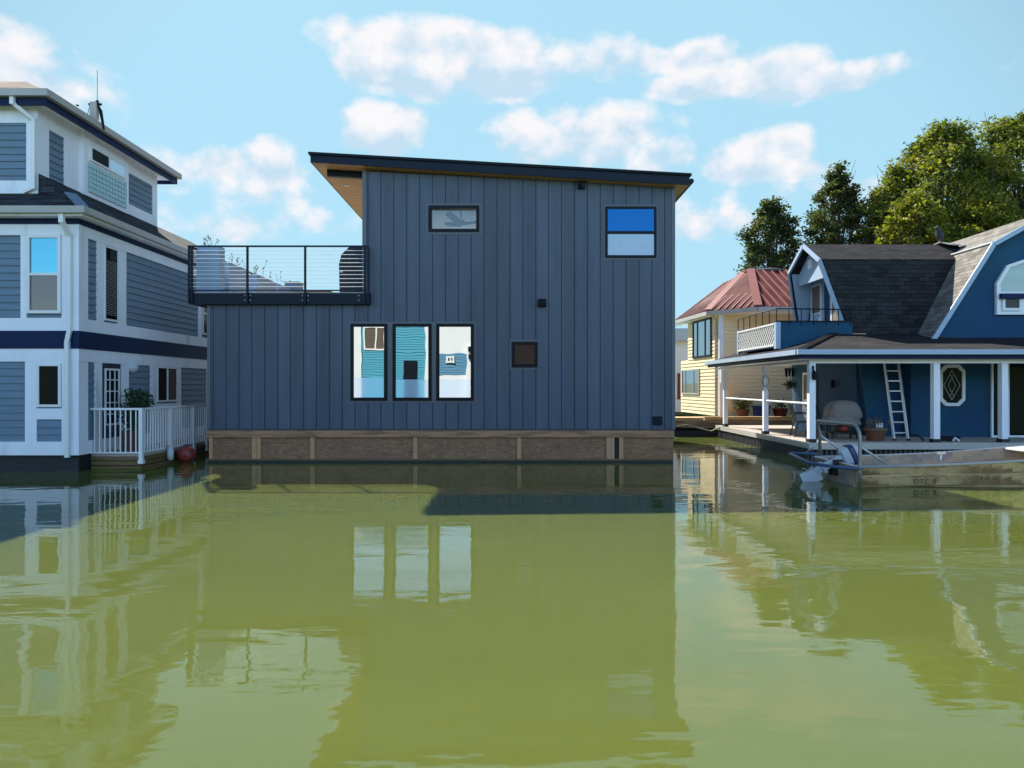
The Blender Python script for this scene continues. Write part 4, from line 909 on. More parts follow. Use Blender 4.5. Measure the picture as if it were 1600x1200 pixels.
# main gable facing the camera
gX = 14.55; lowX, brX = px(1453,YW), px(1545.5,YW); zl_, zbk, zrd = pz(530,YW), pz(384,YW), pz(384,YW)+.55*(14.55-px(1545.5,YW))
def mir(x): return 2*gX-x
gpts = [(lowX,zl_),(mir(lowX),zl_),(mir(brX),zbk),(gX,zrd),(brX,zbk)]
part('gable_wall', MB().prism(FRONT(YW), gpts, -.15, 0.0), 'blue', bh)
GB = 24.5
def gslab(mb, p0, p1, ya, yb, t=.09):
    (xa, za), (xb, zb2) = p0, p1; mb.slab([(xa,ya,za),(xb,ya,zb2),(xb,yb,zb2),(xa,yb,za)], t)
mg = MB(); fo = YW-.18
gslab(mg, (lowX-.03,zl_), (brX-.02,zbk+.03), fo, GB); gslab(mg, (brX-.02,zbk+.03), (gX,zrd+.06), fo, GB)
gslab(mg, (mir(lowX)+.03,zl_), (mir(brX)+.02,zbk+.03), fo, GB); gslab(mg, (mir(brX)+.02,zbk+.03), (gX,zrd+.06), fo, GB)
M['shingle_sunlit'] = shingle_mat('sunlit_shingles', (.21, .195, .175), .30, .125, .28)  # lighter copy of the charcoal shingles, sunlight put into its colour
mroof = part('main_gambrel_roof', mg, 'shingle_sunlit', bh)
rk = MB()
def rake(mb, a, b, Y, w=.12):
    mb.bar((a[0],Y,a[1]), (b[0],Y,b[1]), .05, w, up=(0,0,1))
rake(rk,(lowX-.03,zl_-.03),(brX-.02,zbk-.0),fo-.03); rake(rk,(brX-.02,zbk),(gX,zrd+.02),fo-.03); rake(rk,(mir(lowX)+.03,zl_-.03),(mir(brX)+.02,zbk),fo-.03); rake(rk,(mir(brX)+.02,zbk),(gX,zrd+.02),fo-.03)
part('rake_board', rk, 'lblue', mroof)
part('break_flashing', MB().bar((brX-.03,fo,zbk+.06),(brX-.03,20.7,zbk+.06),.05,.03), 'white_clean', mroof)
# arched gable window
wa0 = px(1554,YW); wx = [wa0, 2*gX-wa0]
zA, zB, zC = pz(492,YW), pz(457,YW), pz(444,YW)
wx0, wx1 = wa0, mir(wa0)
outl = [(wx0,zA),(wx1,zA),(wx1,pz(443,YW)),(wx1-.29,pz(415,YW)),(gX,pz(392,YW)+.0),(wx0+.29,pz(415,YW)),(wx0,pz(443,YW))]
cxm = gX; czm = (zA+pz(415,YW))/2
inn = [(cxm+(a-cxm)*.93, czm+(z-czm)*.92) for a, z in outl]
wf = MB(); 
for i in range(len(outl)):
    j = (i+1) % len(outl); wf.prism(FRONT(YW), [outl[i], outl[j], inn[j], inn[i]], .0, .09)
aw = part('arched_window', wf, 'white_clean', bh)
part('arched_pane', MB().prism(FRONT(YW), inn, .01, .04), mat('pale_green_pane', (.34,.45,.44), .15, .35, 3, (.4,1.5,1)), aw)
part('transom_bar', MB().fb(FRONT(YW), wx0+.06, wx1-.06, pz(459.5,YW), pz(456,YW), .041, .085), 'white_clean', aw)
part('lower_boards', MB().fb(FRONT(YW), wx0+.07, wx1-.07, zA+.05, pz(460,YW), .041, .06), 'white', aw)
window(aw, FRONT(YW-.06), px(1562,YW), px(1592,YW), pz(486,YW), pz(464,YW), fm='white_clean', gm='glass_dark', w=.07, proud=.06)
part('window_awning', MB().fb(FRONT(YW), px(1557,YW), px(1596,YW), pz(468,YW), pz(460,YW), .105, .2), 'navy', aw)
# smaller gambrel wing, ridge to the right
g = dict(ap=(8.9,20.8,6.12), bn=(8.9,19.7,5.47), bf=(8.9,21.9,5.47), ln=(9.44,19.24,3.36), lf=(9.36,22.35,3.62))
xe2 = 14.0
sg_ = MB()
def toR(p, x): return (x, p[1], p[2])
sg_.slab([g['ap'], g['bn'], toR(g['bn'],13.0), toR(g['ap'],13.6)], .08); sg_.slab([g['ap'], toR(g['ap'],13.6), toR(g['bf'],13.6), g['bf']], .08)
sg_.slab([g['bn'], g['ln'], toR(g['ln'],12.4), toR(g['bn'],13.0)], .08); sg_.slab([g['bf'], toR(g['bf'],13.6), toR(g['lf'],13.6), g['lf']], .08)
sroof = part('side_gambrel_roof', sg_, 'shingle_grey', bh)
seq = ['lf','bf','ap','bn','ln']; rk2 = MB()
for i in range(4):
    p, q = Vector(g[seq[i]]), Vector(g[seq[i+1]]); rk2.bar(p+Vector((-.03,0,-.05)), q+Vector((-.03,0,-.05)), .06, .11, up=(0,0,1))
part('rake_board', rk2, 'lblue', sroof)
XI = 9.62
SG = WEST(XI)
ypts = [(22.2,3.45),(21.8,5.38),(20.8,6.0),(19.8,5.38),(19.45,3.45)]
part('wing_gable_wall', MB().prism(SG, ypts, -.1, 0), 'blue', bh)
# pale soffit & head panel inside the overhang
def lerp(p, q, t): return tuple(p[i]+(q[i]-p[i])*t for i in range(3))
hp = MB().prism(WEST(9.12), [(21.75,5.30),(20.8,5.98),(19.85,5.30),(19.85,4.98),(21.75,4.98)], -.06, 0)
part('head_panel', hp, 'lblue', bh); part('louvre_vent', MB().fb(WEST(9.12), 20.72, 20.98, 5.38, 5.66, 0, .04), 'white_clean', bh)
so_ = MB()
for a, b in (('lf','bf'),('bn','ln')):
    p, q = Vector(g[a]), Vector(g[b]); ins = .07 if a == 'lf' else -.07
    P = [p+Vector((.02,-ins if a=='lf' else -ins,0)), q+Vector((.02,-ins,0))]
    dy = -.1 if a == 'lf' else .1
    so_.add([(p.x+.03,p.y+dy,p.z),(q.x+.03,q.y+dy,q.z-.1 if a=='lf' else q.z),(XI,q.y+dy,q.z-.1 if a=='lf' else q.z),(XI,p.y+dy,p.z)], [(0,1,2,3)])
part('overhang_lining', so_, 'lblue', bh, split=True)
window(bh, SG, 21.15, 21.85, 3.5, 5.0, fm='white_clean', gm='curtain', w=.06, proud=.06, trim='lblue', tw=.12, hs=(.38,), panes=['film','curtain'], name='balcony_door')
window(bh, SG, 19.75, 20.5, 3.5, 4.95, fm='white_clean', gm='curtain', w=.07, proud=.06, trim='lblue', tw=.1, name='balcony_door')
# balcony
YBn, YBf = 19.15, 22.4; XBl = 7.42
bal = part('balcony_parapet', MB().box(XBl+.05, 9.55, YBn, YBn+.08, 2.75, pz(503,YBn)).box(XBl+.05,9.6,YBn+.08,YBf,2.9,3.0), 'blue', bh)
part('balcony_cap', MB().box(XBl, 9.6, YBn-.03, YBn+.11, pz(503,YBn)+.001, pz(501,YBn)), 'black', bh)
part('balcony_post', MB().box(XBl-.04, XBl+.09, YBn-.06, YBn+.09, 2.85, pz(503.5,YBn)+.0).box(XBl-.04, XBl+.06, YBf-.1, YBf, 2.85, 3.62), 'lblue', bh, split=True)
lt = MB(); SLt = WEST(XBl-.0); l0, l1, lz0, lz1 = YBn+.1, YBf-.12, 2.93, 3.58
lt.fb(SLt, l0, l1, lz0, lz0+.05, 0, .05); lt.fb(SLt, l0, l1, lz1-.05, lz1, 0, .05)
def clip_seg(a, z, da, dz_):
    pass
nL = 17
for sgn, oo in ((1, .012), (-1, .03)):
    for i in range(nL+6):
        a = l0-(lz1-lz0)+ (l1-l0+(lz1-lz0))*i/(nL+5)
        # strip from (a, lz0) to (a+dz, lz1)
        p0 = a; p1 = a+(lz1-lz0); q0, q1 = lz0, lz1
        if p0 < l0: q0 += l0-p0; p0 = l0
        if p1 > l1: q1 -= p1-l1; p1 = l1
        if p1-p0 < .05: continue
        if sgn < 0: A = SLt.p(p0, lz0+lz1-q0, oo); B = SLt.p(p1, lz0+lz1-q1, oo)
        else: A = SLt.p(p0, q0, oo); B = SLt.p(p1, q1, oo)
        lt.bar(A, B, .036, .010, up=(1,0,0)) if False else lt.bar(A, B, .010, .034, up=(0,0,1))
part('lattice_panel', lt, 'lattice', bh)
br_ = MB(); zR = pz(483.5,YBn)
br_.tube([(XBl,YBf,zR+.05),(XBl,YBn,zR+.02),(9.55,YBn,zR)], .018, 6)
for i in range(7): x = XBl+(9.5-XBl)*i/6; br_.tube([(x,YBn,3.5),(x,YBn,zR)], .013, 5)
for i in range(7): y = YBn+(YBf-YBn)*i/6; br_.tube([(XBl,y,3.5),(XBl,y,zR+.03)], .013, 5)
part('balcony_rail', br_, 'black', bh)
# porch roof
pe = 2.66; xg, yg = 6.93, 16.42
ridge_z = 3.10
prf = MB()
prf.slab([(xg,yg,pe),(XE,yg,pe),(XE,YW+.02,ridge_z+.06),(9.3,YG+.1,3.28),(9.05,YG-.0,3.28)], .07)
prf.slab([(xg,yg,pe),(9.05,YG,3.28),(9.05,24.2,3.28),(xg,24.2,pe)], .07)
proof = part('porch_roof', prf, 'shingle_grey', bh)
pcap = MB()
for i in range(14):
    p = lerp((xg,yg,pe),(9.05,YG,3.28),i/14); q = lerp((xg,yg,pe),(9.05,YG,3.28),(i+.92)/14); pcap.bar(Vector(p)+Vector((0,0,.03)), Vector(q)+Vector((0,0,.015)), .2, .02)
part('hip_cap', pcap, 'shingle_grey', proof)
part('gutter', MB().box(xg-.1, XE, yg-.12, yg-.002, pe-.10, pe+.02).box(xg-.12, xg-.002, yg-.001, 24.2, pe-.10, pe+.02), 'lblue', proof)
part('fascia', MB().box(xg, XE, yg+.0, yg+.06, pe-.2, pe-.072).box(xg, xg+.06, yg+.061, 24.2, pe-.2, pe-.072), 'navy', proof)
part('ceiling', MB().box(xg+.06, XE, yg+.06, 24.2, pe-.13, pe-.10), 'white', proof)
part('porch_beam', MB().box(XPL+.02, XE, YP-.06, YP+.06, pe-.30, pe-.205).box(XPL+.02, XPL+.13, YP+.06, 24.1, pe-.27, pe-.205), 'white', bh)
posts = [(XPL+.09, YP), (px(1462,YP-.02), YP), (px(1567,YP), YP), (px(1681,YP), YP), (XPL+.06, 19.7), (XPL+.06, 23.4)]
for i, (x, y) in enumerate(posts):
    w = .075 if i < 4 else .065
    pb = part('post', MB().box(x-w, x+w, y-w, y+w, zd, pe-.302), 'white', bh)
    part('post_base', MB().box(x-w-.02, x+w+.02, y-w-.02, y+w+.02, zd-.0, zd+.09), 'float_dark', pb)
part('handrail', MB().tube([(XPL+.05,YP,1.37),(XPL+.05,23.4,1.40)], .028, 8), 'white_clean', bh)
lx, ly = XPL+.09, YP-.11
part('porch_lantern', MB().box(lx-.015,lx+.015,ly-.02,ly+.03,2.1,2.3).lathe((lx,ly-.06,1.95), [(.03,0),(.055,.03),(.06,.16),(.03,.2),(.01,.24)], 8), 'black', bh)
part('ceiling_light', MB().lathe((px(1473,17.6),17.6,pe-.2), [(.08,0),(.13,.04),(.13,.07)], 14), 'lamp_glass', bh)
# octagonal window
def octagon(cx, cz, hw, hh, c): return [(cx-hw+c,cz-hh),(cx+hw-c,cz-hh),(cx+hw,cz-hh+c),(cx+hw,cz+hh-c),(cx+hw-c,cz+hh),(cx-hw+c,cz+hh),(cx-hw,cz+hh-c),(cx-hw,cz-hh+c)]
ocx, ocz = px(1486,YW), pz(602,YW); o1 = octagon(ocx,ocz,.345,.56,.16); o2 = octagon(ocx,ocz,.265,.475,.13)
ow = MB()
for i in range(8): j = (i+1)%8; ow.prism(FRONT(YW), [o1[i],o1[j],o2[j],o2[i]], 0, .07)
owp = part('octagonal_window', ow, 'white_clean', bh)
part('pane', MB().prism(FRONT(YW), o2, .01, .03), 'glass_dark', owp)
ld = MB()
for s in (-1, 1): ld.bar((ocx-s*.22,YW-.035,ocz),(ocx,YW-.035,ocz+.4),.012,.012); ld.bar((ocx-s*.22,YW-.035,ocz),(ocx,YW-.035,ocz-.4),.012,.012); ld.bar((ocx-s*.1,YW-.036,ocz),(ocx+s*.05,YW-.036,ocz+.3),.01,.01); ld.bar((ocx-s*.1,YW-.036,ocz),(ocx+s*.05,YW-.036,ocz-.3),.01,.01)
part('leading', ld, 'gutter', owp)
window(bh, FRONT(YW), px(1547.5,YW), px(1610,YW), zd+.0, pz(563,YW), fm='white', gm='glass_dark', w=.05, proud=.05, vs=(.42,), name='sliding_door', panes=['glass_dark','glass_dark'])
window(bh, WEST(XG-.03), 21.7, 22.6, zd, 2.25, fm='white_clean', gm='glass_dark', w=.08, proud=.06, hs=(.35,.5), name='side_door', panes=['film','film','curtain'])
part('wall_sconce', MB().lathe((XG-.12,20.4,1.75), [(.03,0),(.07,.05),(.07,.18),(.02,.25)], 8), 'black', bh)
part('propped_board', MB().hexa([(XPL+1.55,21.2,zd),(XPL+1.95,21.2,zd),(XPL+1.95,21.25,zd),(XPL+1.55,21.25,zd),(XPL+1.62,21.4,1.6),(XPL+1.68,21.4,1.6),(XPL+1.68,21.45,1.6),(XPL+1.62,21.45,1.6)]), 'lblue', bh)

# bird on the ridge
bxp, byp = px(1467.5,20.8), 20.8; zr_ = 6.12
t = thing('bird', (bxp, byp, zr_), 'dark bird with a paler breast perched upright on the roof ridge', 'bird')
s_ = .5/ .5
def ellipsoids_body():
    mb = MB(); c = (bxp, byp, 0)
    pts = [(.03,0,.02,.012),(.10,0,.00,.03),(.08,0,.07,.055),(.05,0,.15,.10),(.02,0,.25,.115),(-.01,0,.34,.10),(-.035,0,.40,.065),(-.045,0,.44,.062),(-.06,0,.48,.066),(-.065,0,.515,.045),(-.07,0,.53,.01)]
    mb.tube([(bxp+x, byp+y, zr_+z+.03) for x,y,z,r in pts], [r for *_, r in pts], 12); return mb
bb_ = part('body', ellipsoids_body(), 'feather', t, smooth=True)
part('beak', MB().lathe((bxp-.12,byp,zr_+.51), [(.02,0),(.012,.04),(.002,.07)], 8, axis=(-1,0,-.35)), 'beak', t)
part('tail', MB().hexa([(bxp+.05,byp-.04,zr_+.10),(bxp+.09,byp-.04,zr_+.14),(bxp+.09,byp+.04,zr_+.14),(bxp+.05,byp+.04,zr_+.10),(bxp+.12,byp-.05,zr_-.06),(bxp+.15,byp-.05,zr_-.04),(bxp+.15,byp+.05,zr_-.04),(bxp+.12,byp+.05,zr_-.06)]), 'feather', t)
for s in (-1, 1):
    part('leg', MB().tube([(bxp+.0,byp+s*.04,zr_+.12),(bxp-.01,byp+s*.04,zr_+.02),(bxp-.05,byp+s*.045,zr_+.012)], [.014,.009,.007], 6), 'beak', t)
t = thing('roof_flashing', (bxp+.1, byp, zr_), 'bent metal flashing at the end of the ridge under the bird', 'flashing')
part('sheet', MB().slab([(bxp-.12,byp-.22,zr_+.03),(bxp+.55,byp-.4,zr_-.1),(bxp+.6,byp+.1,zr_+.01),(bxp-.08,byp+.15,zr_+.04)], .02).slab([(bxp-.12,byp-.22,zr_+.03),(bxp-.0,byp-.45,zr_-.08),(bxp+.45,byp-.55,zr_-.14),(bxp+.55,byp-.4,zr_-.1)], .02), 'gutter', t)

# ladder
t = thing('ladder', (px(1405,17.2), 17.2, zd), 'aluminium ladder leaning against the blue porch wall', 'ladder')
def lp(p, y, Y): return Vector((px(p,Y), Y, pz(y,Y)))
LB0, LB1 = lp(1397.5,690,17.3), lp(1419,690,17.3); LB0.z = LB1.z = zd; LT0, LT1 = lp(1379,545,18.35), lp(1401,545,18.35)
for a, b in ((LB0,LT0),(LB1,LT1)): part('rail', MB().bar(a, b, .03, .075, up=(0,1,0)), 'alu', t)
rg = MB()
for i in range(1, 9):
    f = i/9.0*1.0; a = LB0.lerp(LT0, f-.03); b = LB1.lerp(LT1, f-.03); rg.bar(a, b, .035, .03)
part('rungs', rg, 'alu', t)
for a in (LB0, LB1): part('foot', MB().box(a.x-.03,a.x+.03,a.y-.06,a.y+.04,zd,zd+.05), 'black_plastic', t)
# covered machine on the deck
t = thing('covered_barbecue', (px(1313,18.2), 18.2, zd), 'barbecue draped in a rumpled grey canvas cover on the blue house deck', 'covered barbecue')
rnd = random.Random(11)
def drape(mb, cx, cy, z0, prof, nseg=28, am=.1, ph=0.0, tilt=0.0):
    vs = []
    for (rx, ry, z, wob) in prof:
        for k in range(nseg):
            t_ = 2*math.pi*k/nseg; sq = (abs(math.cos(t_))**4+abs(math.sin(t_))**4)**(-.25)
            f = 1+wob*(math.sin(5*t_+ph)+.6*math.sin(11*t_+2*ph)+.5*math.sin(3*t_+z*4))
            vs.append((cx+rx*sq*math.cos(t_)*f+tilt*(z-z0), cy+ry*sq*math.sin(t_)*f, z+wob*.25*math.sin(7*t_+ph)))
    fs = [(i*nseg+k, i*nseg+(k+1)%nseg, (i+1)*nseg+(k+1)%nseg, (i+1)*nseg+k) for i in range(len(prof)-1) for k in range(nseg)]
    fs.append(tuple((len(prof)-1)*nseg+k for k in range(nseg))); mb.add(vs, fs)
cx_, cy_ = px(1316,18.0), 18.0
zt2 = pz(625.5,18)
dm = MB(); drape(dm, cx_, cy_, .7, [(.36,.26,.94,.13),(.41,.30,1.0,.12),(.42,.31,1.10,.09),(.40,.29,1.22,.07),(.33,.25,1.34,.06),(.22,.18,zt2-.02,.02),(.08,.06,zt2,.01)], am=.1)
part('upper_cover', dm, 'tarp', t, smooth=True)
dm = MB(); drape(dm, cx_-.06, cy_, .4, [(.50,.33,.80,.03),(.47,.31,.86,.03),(.40,.28,.99,.03),(.33,.24,1.06,.02)]); part('lower_cover', dm, 'tarp', t, smooth=True)
part('cart', MB().box(cx_-.36,cx_-.30,cy_-.2,cy_-.15,zd,.85).box(cx_+.28,cx_+.33,cy_-.2,cy_-.15,zd,.85).box(cx_-.36,cx_+.33,cy_-.2,cy_+.2,.55,.6).box(cx_-.36,cx_-.30,cy_+.15,cy_+.2,zd,.85).box(cx_+.28,cx_+.33,cy_+.15,cy_+.2,zd,.85), 'black_plastic', t)
part('gas_bottle', MB().lathe((cx_+.02,cy_-.02,.6), [(.1,0),(.13,.03),(.13,.16),(.08,.2),(.04,.22)], 14), 'buoy_red', t, smooth=True)
# chairs
def chair(label, x, y, a):
    t = thing('garden_chair', (x, y, zd), label, 'chair', 'black garden chairs on the porch')
    ca, sa = math.cos(a), math.sin(a)
    def T(p): return (x+p[0]*ca-p[1]*sa, y+p[0]*sa+p[1]*ca, zd+p[2])
    st_ = MB(); st_.hexa([T(p) for p in ((-.24,-.24,.40),(.24,-.24,.40),(.24,.22,.38),(-.24,.22,.38),(-.24,-.24,.44),(.24,-.24,.44),(.24,.22,.42),(-.24,.22,.42))]); part('seat', st_, 'black_plastic', t)
    bk = MB()
    for i in range(6): u = -.2+.08*i; bk.bar(T((u,.22,.42)), T((u*1.05,.34,.86)), .035, .015)
    bk.bar(T((-.25,.345,.88)), T((.25,.345,.88)), .03, .05); part('backrest', bk, 'black_plastic', t)
    for s in (-1, 1):
        part('armrest', MB().tube([T((s*.27,-.27,0)), T((s*.27,-.25,.55)), T((s*.27,-.18,.64)), T((s*.27,.1,.66)), T((s*.26,.3,.62))], .017, 7), 'black_plastic', t)
        part('leg', MB().tube([T((s*.24,.2,.42)), T((s*.26,.3,0))], .017, 7), 'black_plastic', t)
chair('black tubular chair at the left end of the porch, beside the corner post', px(1256,18.6), 18.6, R(80))
chair('black garden chair in shade on the porch, between the corner post and the covered barbecue', px(1283,18.9), 18.9, R(20))
# flower pot
t = thing('flower_pot', (px(1376,17.2), 17.2, zd-.0), 'wide brown barrel planter with dry stems and small figures at the foot of the ladder', 'planter')
fx_, fy_ = px(1376,17.0), 17.25
part('tub', MB().lathe((fx_,fy_,zd), [(.19,0),(.25,.26),(.27,.27),(.27,.34),(.235,.34),(.22,.3)], 22), 'terracotta', t)
part('hoop', MB().lathe((fx_,fy_,zd+.265), [(.274,0),(.278,.01),(.278,.04),(.274,.05)], 22), 'twig', t)
sg = MB(); rnd = random.Random(9); sprigs(sg, fx_-.2, fx_+.2, fy_-.12, fy_+.12, zd+.3, 26, .3, rnd); part('dry_stems', sg, 'twig', t)
orn = MB()
for dx in (.0, .07, .13): orn.lathe((fx_+dx-.02,fy_-.1,zd+.33), [(.02,0),(.028,.04),(.018,.08),(.024,.1),(.008,.13)], 8)
part('ornament', orn, 'rope_white', t)
t = thing('hose', (px(1440,17), 17.1, zd), 'coiled dark hose and pipes along the shaded deck edge behind the boat', 'hose')
hs_ = MB()
for k in range(3):
    c = (px(1480,17.1)+.08*k, 17.2+.05*k); hs_.tube([(c[0]+.28*math.cos(a*.5), c[1]+.2*math.sin(a*.5), zd+.03+.03*k) for a in range(14)], .022, 6)
hs_.tube([(px(1425,17.2),17.2,zd+.16),(px(1432,17.1),17.0,zd+.14),(px(1440,17),16.9,zd+.03)], .03, 6)
part('coil', hs_, 'black_plastic', t, split=True)
t = thing('deck_cleat', (px(1498,16.9), 16.9, zd), 'small white fitting on the deck edge under the octagonal window', 'fitting')
part('body', MB().tube([(px(1489,16.9),16.9,zd+.02),(px(1492,16.9),16.9,zd+.1),(px(1499,16.9),16.9,zd+.02)], .03, 8), 'rope_white', t)
# hanging things under the porch / on the cream wall
t = thing('hanging_basket', (px(1235,22.8), 22.8, 1.9), 'round dark hanging basket under the far end of the porch roof', 'hanging basket')
hb = MB(); rnd = random.Random(2); leaves(hb, (px(1235,22.8),22.8,1.85), (.25,.2,.16), 160, .05, rnd, shell=.2); part('foliage', hb, 'leaf_dark', t, recalc=False)
part('hanger', MB().tube([(px(1235,22.8),22.8,2.45),(px(1235,22.8),22.8,1.9)], .008, 5), 'black', t)
t = thing('wind_chime', (px(1233,23.4), 23.4, 2.45), 'row of dark cloth pennants hanging from the porch ceiling', 'bunting')
wc = MB()
for i in range(4): x = px(1226+i*5,23.4); wc.prism(FRONT(23.4), [(x,2.42),(x+.1,2.42),(x+.09,2.12+.05*(i%2)),(x+.02,2.14)], 0, .02)
part('pennants', wc, 'black', t)
t = thing('coiled_line', (px(1190,19.6), 19.55, 2.0), 'loop of line and wire hooked on the middle side post of the porch', 'line')
part('loop', MB().tube([(XPL+.02+.09*math.cos(a*.63), 19.58, 1.95+.16*math.sin(a*.63)) for a in range(11)], .012, 5).tube([(XPL+.05,19.58,1.8),(XPL+.14,19.58,1.6),(XPL+.1,19.58,1.45)], .01, 5), 'rope', t)

# ================================================================== BOAT
bt = thing('boat', (8.2, 13, 0), 'flat-bottomed aluminium skiff, olive and scuffed, moored by the blue house with its motor tilted up', 'boat')
XS = 6.15; LBt = 4.75; YC = 13.0
def station(s):
    hw = .88 if s < .7 else .88-.42*((s-.7)/.3)**1.7
    zg = .36+.10*s+.22*s**3; zk = -.10 if s < .68 else -.10+.55*((s-.68)/.32)**1.8
    hb = hw*.84-.06*max(0, s-.7)
    return hw, zg, zk, hb
NS = 24
def hullmesh(inset, inner=False):
    vs = []; 
    for i in range(NS+1):
        s = i/NS; x = XS+LBt*s; hw, zg, zk, hb = station(s)
        hw -= inset; hb -= inset; zk += inset
        zm1 = zk+(zg-zk)*.22; zm2 = zk+(zg-zk)*.62
        f = lambda t: hb+(hw-hb)*t
        st_ = .0 if inner else .014
        prof_ = [(-hw,zg),(-f(.64),zm2+.02),(-f(.60)-st_,zm2),(-f(.24)-st_,zm1+.02),(-f(.2),zm1),(-hb,zk),(0,zk-.015),(hb,zk),(f(.2),zm1),(f(.24)+st_,zm1+.02),(f(.60)+st_,zm2),(f(.64),zm2+.02),(hw,zg)]
        for (y, z) in prof_: vs.append((x if not inner else min(max(x, XS+inset), XS+LBt-inset), YC+y, z))
    n = 13; fs = [(i*n+k, (i+1)*n+k, (i+1)*n+k+1, i*n+k+1) for i in range(NS) for k in range(n-1)]
    fs.append(tuple(range(n))); fs.append(tuple(NS*n+k for k in range(n-1,-1,-1)))
    return vs, fs
v_, f_ = hullmesh(0); part('hull', MB().add(v_, f_), 'boat_hull', bt, recalc=False)
v_, f_ = hullmesh(.03, True); part('hull_lining', MB().add(v_, f_), 'boat_in', bt, recalc=False)
gn = MB()
for sgn in (-1, 1):
    gn.tube([(XS+LBt*i/NS, YC+sgn*(station(i/NS)[0]-.008), station(i/NS)[1]) for i in range(NS+1)], .024, 6)
gn.tube([(XS,YC-.88,.36),(XS,YC+.88,.36)], .024, 6); gn.tube([(XS+LBt,YC-.45,station(1)[1]),(XS+LBt,YC+.45,station(1)[1])], .024, 6)
part('gunwale', gn, 'alu', bt)
for sx in (.27, .55):
    hw, zg, zk, hb = station(sx); part('thwart', MB().box(XS+LBt*sx-.14, XS+LBt*sx+.14, YC-hb, YC+hb, zk+.14, zk+.30), 'boat_in', bt)
hw, zg, zk, hb = station(.86)
part('bow_deck', MB().slab([(XS+LBt*.80,YC-station(.8)[0]+.04,station(.8)[1]+.004),(XS+LBt-.02,YC-station(1)[0]+.04,station(1)[1]+.004),(XS+LBt-.02,YC+station(1)[0]-.04,station(1)[1]+.004),(XS+LBt*.80,YC+station(.8)[0]-.04,station(.8)[1]+.004)], .03), 'boat_white', bt)
ribs = MB()
for i in range(9):
    s = .06+.085*i; hw, zg, zk, hb = station(s); x = XS+LBt*s
    for sgn in (-1, 1): ribs.bar((x,YC+sgn*(hb-.04),zk+.03),(x,YC+sgn*(hw-.045),zg-.02),.03,.025,up=(1,0,0))

part('rowlock', MB().box(px(1457,14),px(1470,14),YC+.84,YC+.90,station(.4)[1]+.0,station(.4)[1]+.05).tube([(px(1463,14),YC+.85,station(.4)[1]-.02),(px(1460,14),YC+.83,station(.4)[1]-.15)], .03, 6), 'alu', bt)
part('transom_board', MB().box(XS-.035, XS-.002, YC-.78, YC+.78, .0, .33), 'boat_in', bt)
# stern arch & guard frame
zT3 = 1.10
def arch_pts():
    yn, yf = YC-.93, YC+.95; xa = XS-.0
    pts = [(xa,yn,.02),(xa,yn,.30),(xa,yn,.86)]
    for k in range(1, 6): a = R(90*k/6); pts.append((xa, yn+.22*(1-math.cos(a)), .86+.24*math.sin(a)))
    pts += [(xa,yn+.24,zT3),(xa,yf-.24,zT3)]
    for k in range(1, 6): a = R(90*k/6); pts.append((xa+.13*k/6, yf-.22*(1-math.sin(a)), .86+.24*math.cos(a)))
    pts += [(xa+.14,yf,.86),(xa+.14,yf,.34)]; return pts
part('stern_arch', MB().tube(arch_pts(), .030, 10), 'tube', bt, smooth=True)
part('arch_brace', MB().tube([(XS+.02,YC-.93,.72),(XS+.52,YC-.87,.40)], .02, 8).tube([(XS+.14,YC+.93,.80),(XS+.62,YC+.85,.42)], .02, 8).tube([(XS+.14,YC+.95,.68),(XS-.1,YC+1.1,.40)], .02, 8), 'alu', bt, smooth=True)
gp = [(XS+.02,YC-.95,.34),(XS-.30,YC-.72,.34),(XS-.55,YC-.15,.35),(px(1233,14.5),14.45,.37),(px(1233,14.5)+.10,14.56,.37),(px(1283,14.3),14.35,.37)]
part('guard_frame', MB().tube(gp, .032, 10), 'tube_blue', bt, smooth=True)
# outboard motor tilted up
om = Vector((px(1325,12.9), 12.9, pz(712,12.9))); dn = Vector((px(1262,12.9)-px(1325,12.9), 0, pz(741,12.9)-pz(712,12.9))).normalized(); nrm_ = Vector((-dn.z,0,dn.x)); nrm_ = nrm_ if nrm_.z > 0 else -nrm_
def OM(a, b, c): return om+dn*a+nrm_*b+Vector((0,c,0))
def obox(mb, a0, a1, b0, b1, w0, w1):  # tapered: width w0 at a0, w1 at a1
    mb.hexa([OM(a0,b0,-w0),OM(a0,b0,w0),OM(a0,b1,w0),OM(a0,b1,-w0),OM(a1,b0,-w1),OM(a1,b0,w1),OM(a1,b1,w1),OM(a1,b1,-w1)])
def cowl(mb, a0, a1, hb0, hb1, hc0, hc1, bc=0.0, n=20):
    vs = []
    st_ = [(a0, .86), (a0+(a1-a0)*.15, .97), (a0+(a1-a0)*.85, 1.0), (a1, .96)]
    for a, f in st_:
        k = (a-a0)/(a1-a0); hb_ = (hb0+(hb1-hb0)*k)*f; hc_ = (hc0+(hc1-hc0)*k)*f
        for q in range(n):
            t_ = 2*math.pi*q/n; sq = (abs(math.cos(t_))**5+abs(math.sin(t_))**5)**(-.2)
            vs.append(OM(a, bc+hb_*sq*math.cos(t_), hc_*sq*math.sin(t_)))
    fs = [(i*n+q, i*n+(q+1)%n, (i+1)*n+(q+1)%n, (i+1)*n+q) for i in range(3) for q in range(n)]+[tuple(range(n)), tuple(3*n+q for q in range(n))]
    mb.add(vs, fs)
cw = MB(); cowl(cw, -.02, .12, .20, .15, .13, .10); mot = part('outboard_motor', cw, 'motor_white', bt)
cw = MB(); cowl(cw, -.12, -.021, .19, .205, .125, .135); part('cowl_band', cw, 'motor_blue', mot)
cw = MB(); cowl(cw, -.22, -.121, .12, .185, .09, .122); part('cowl_top', cw, 'motor_white', mot)
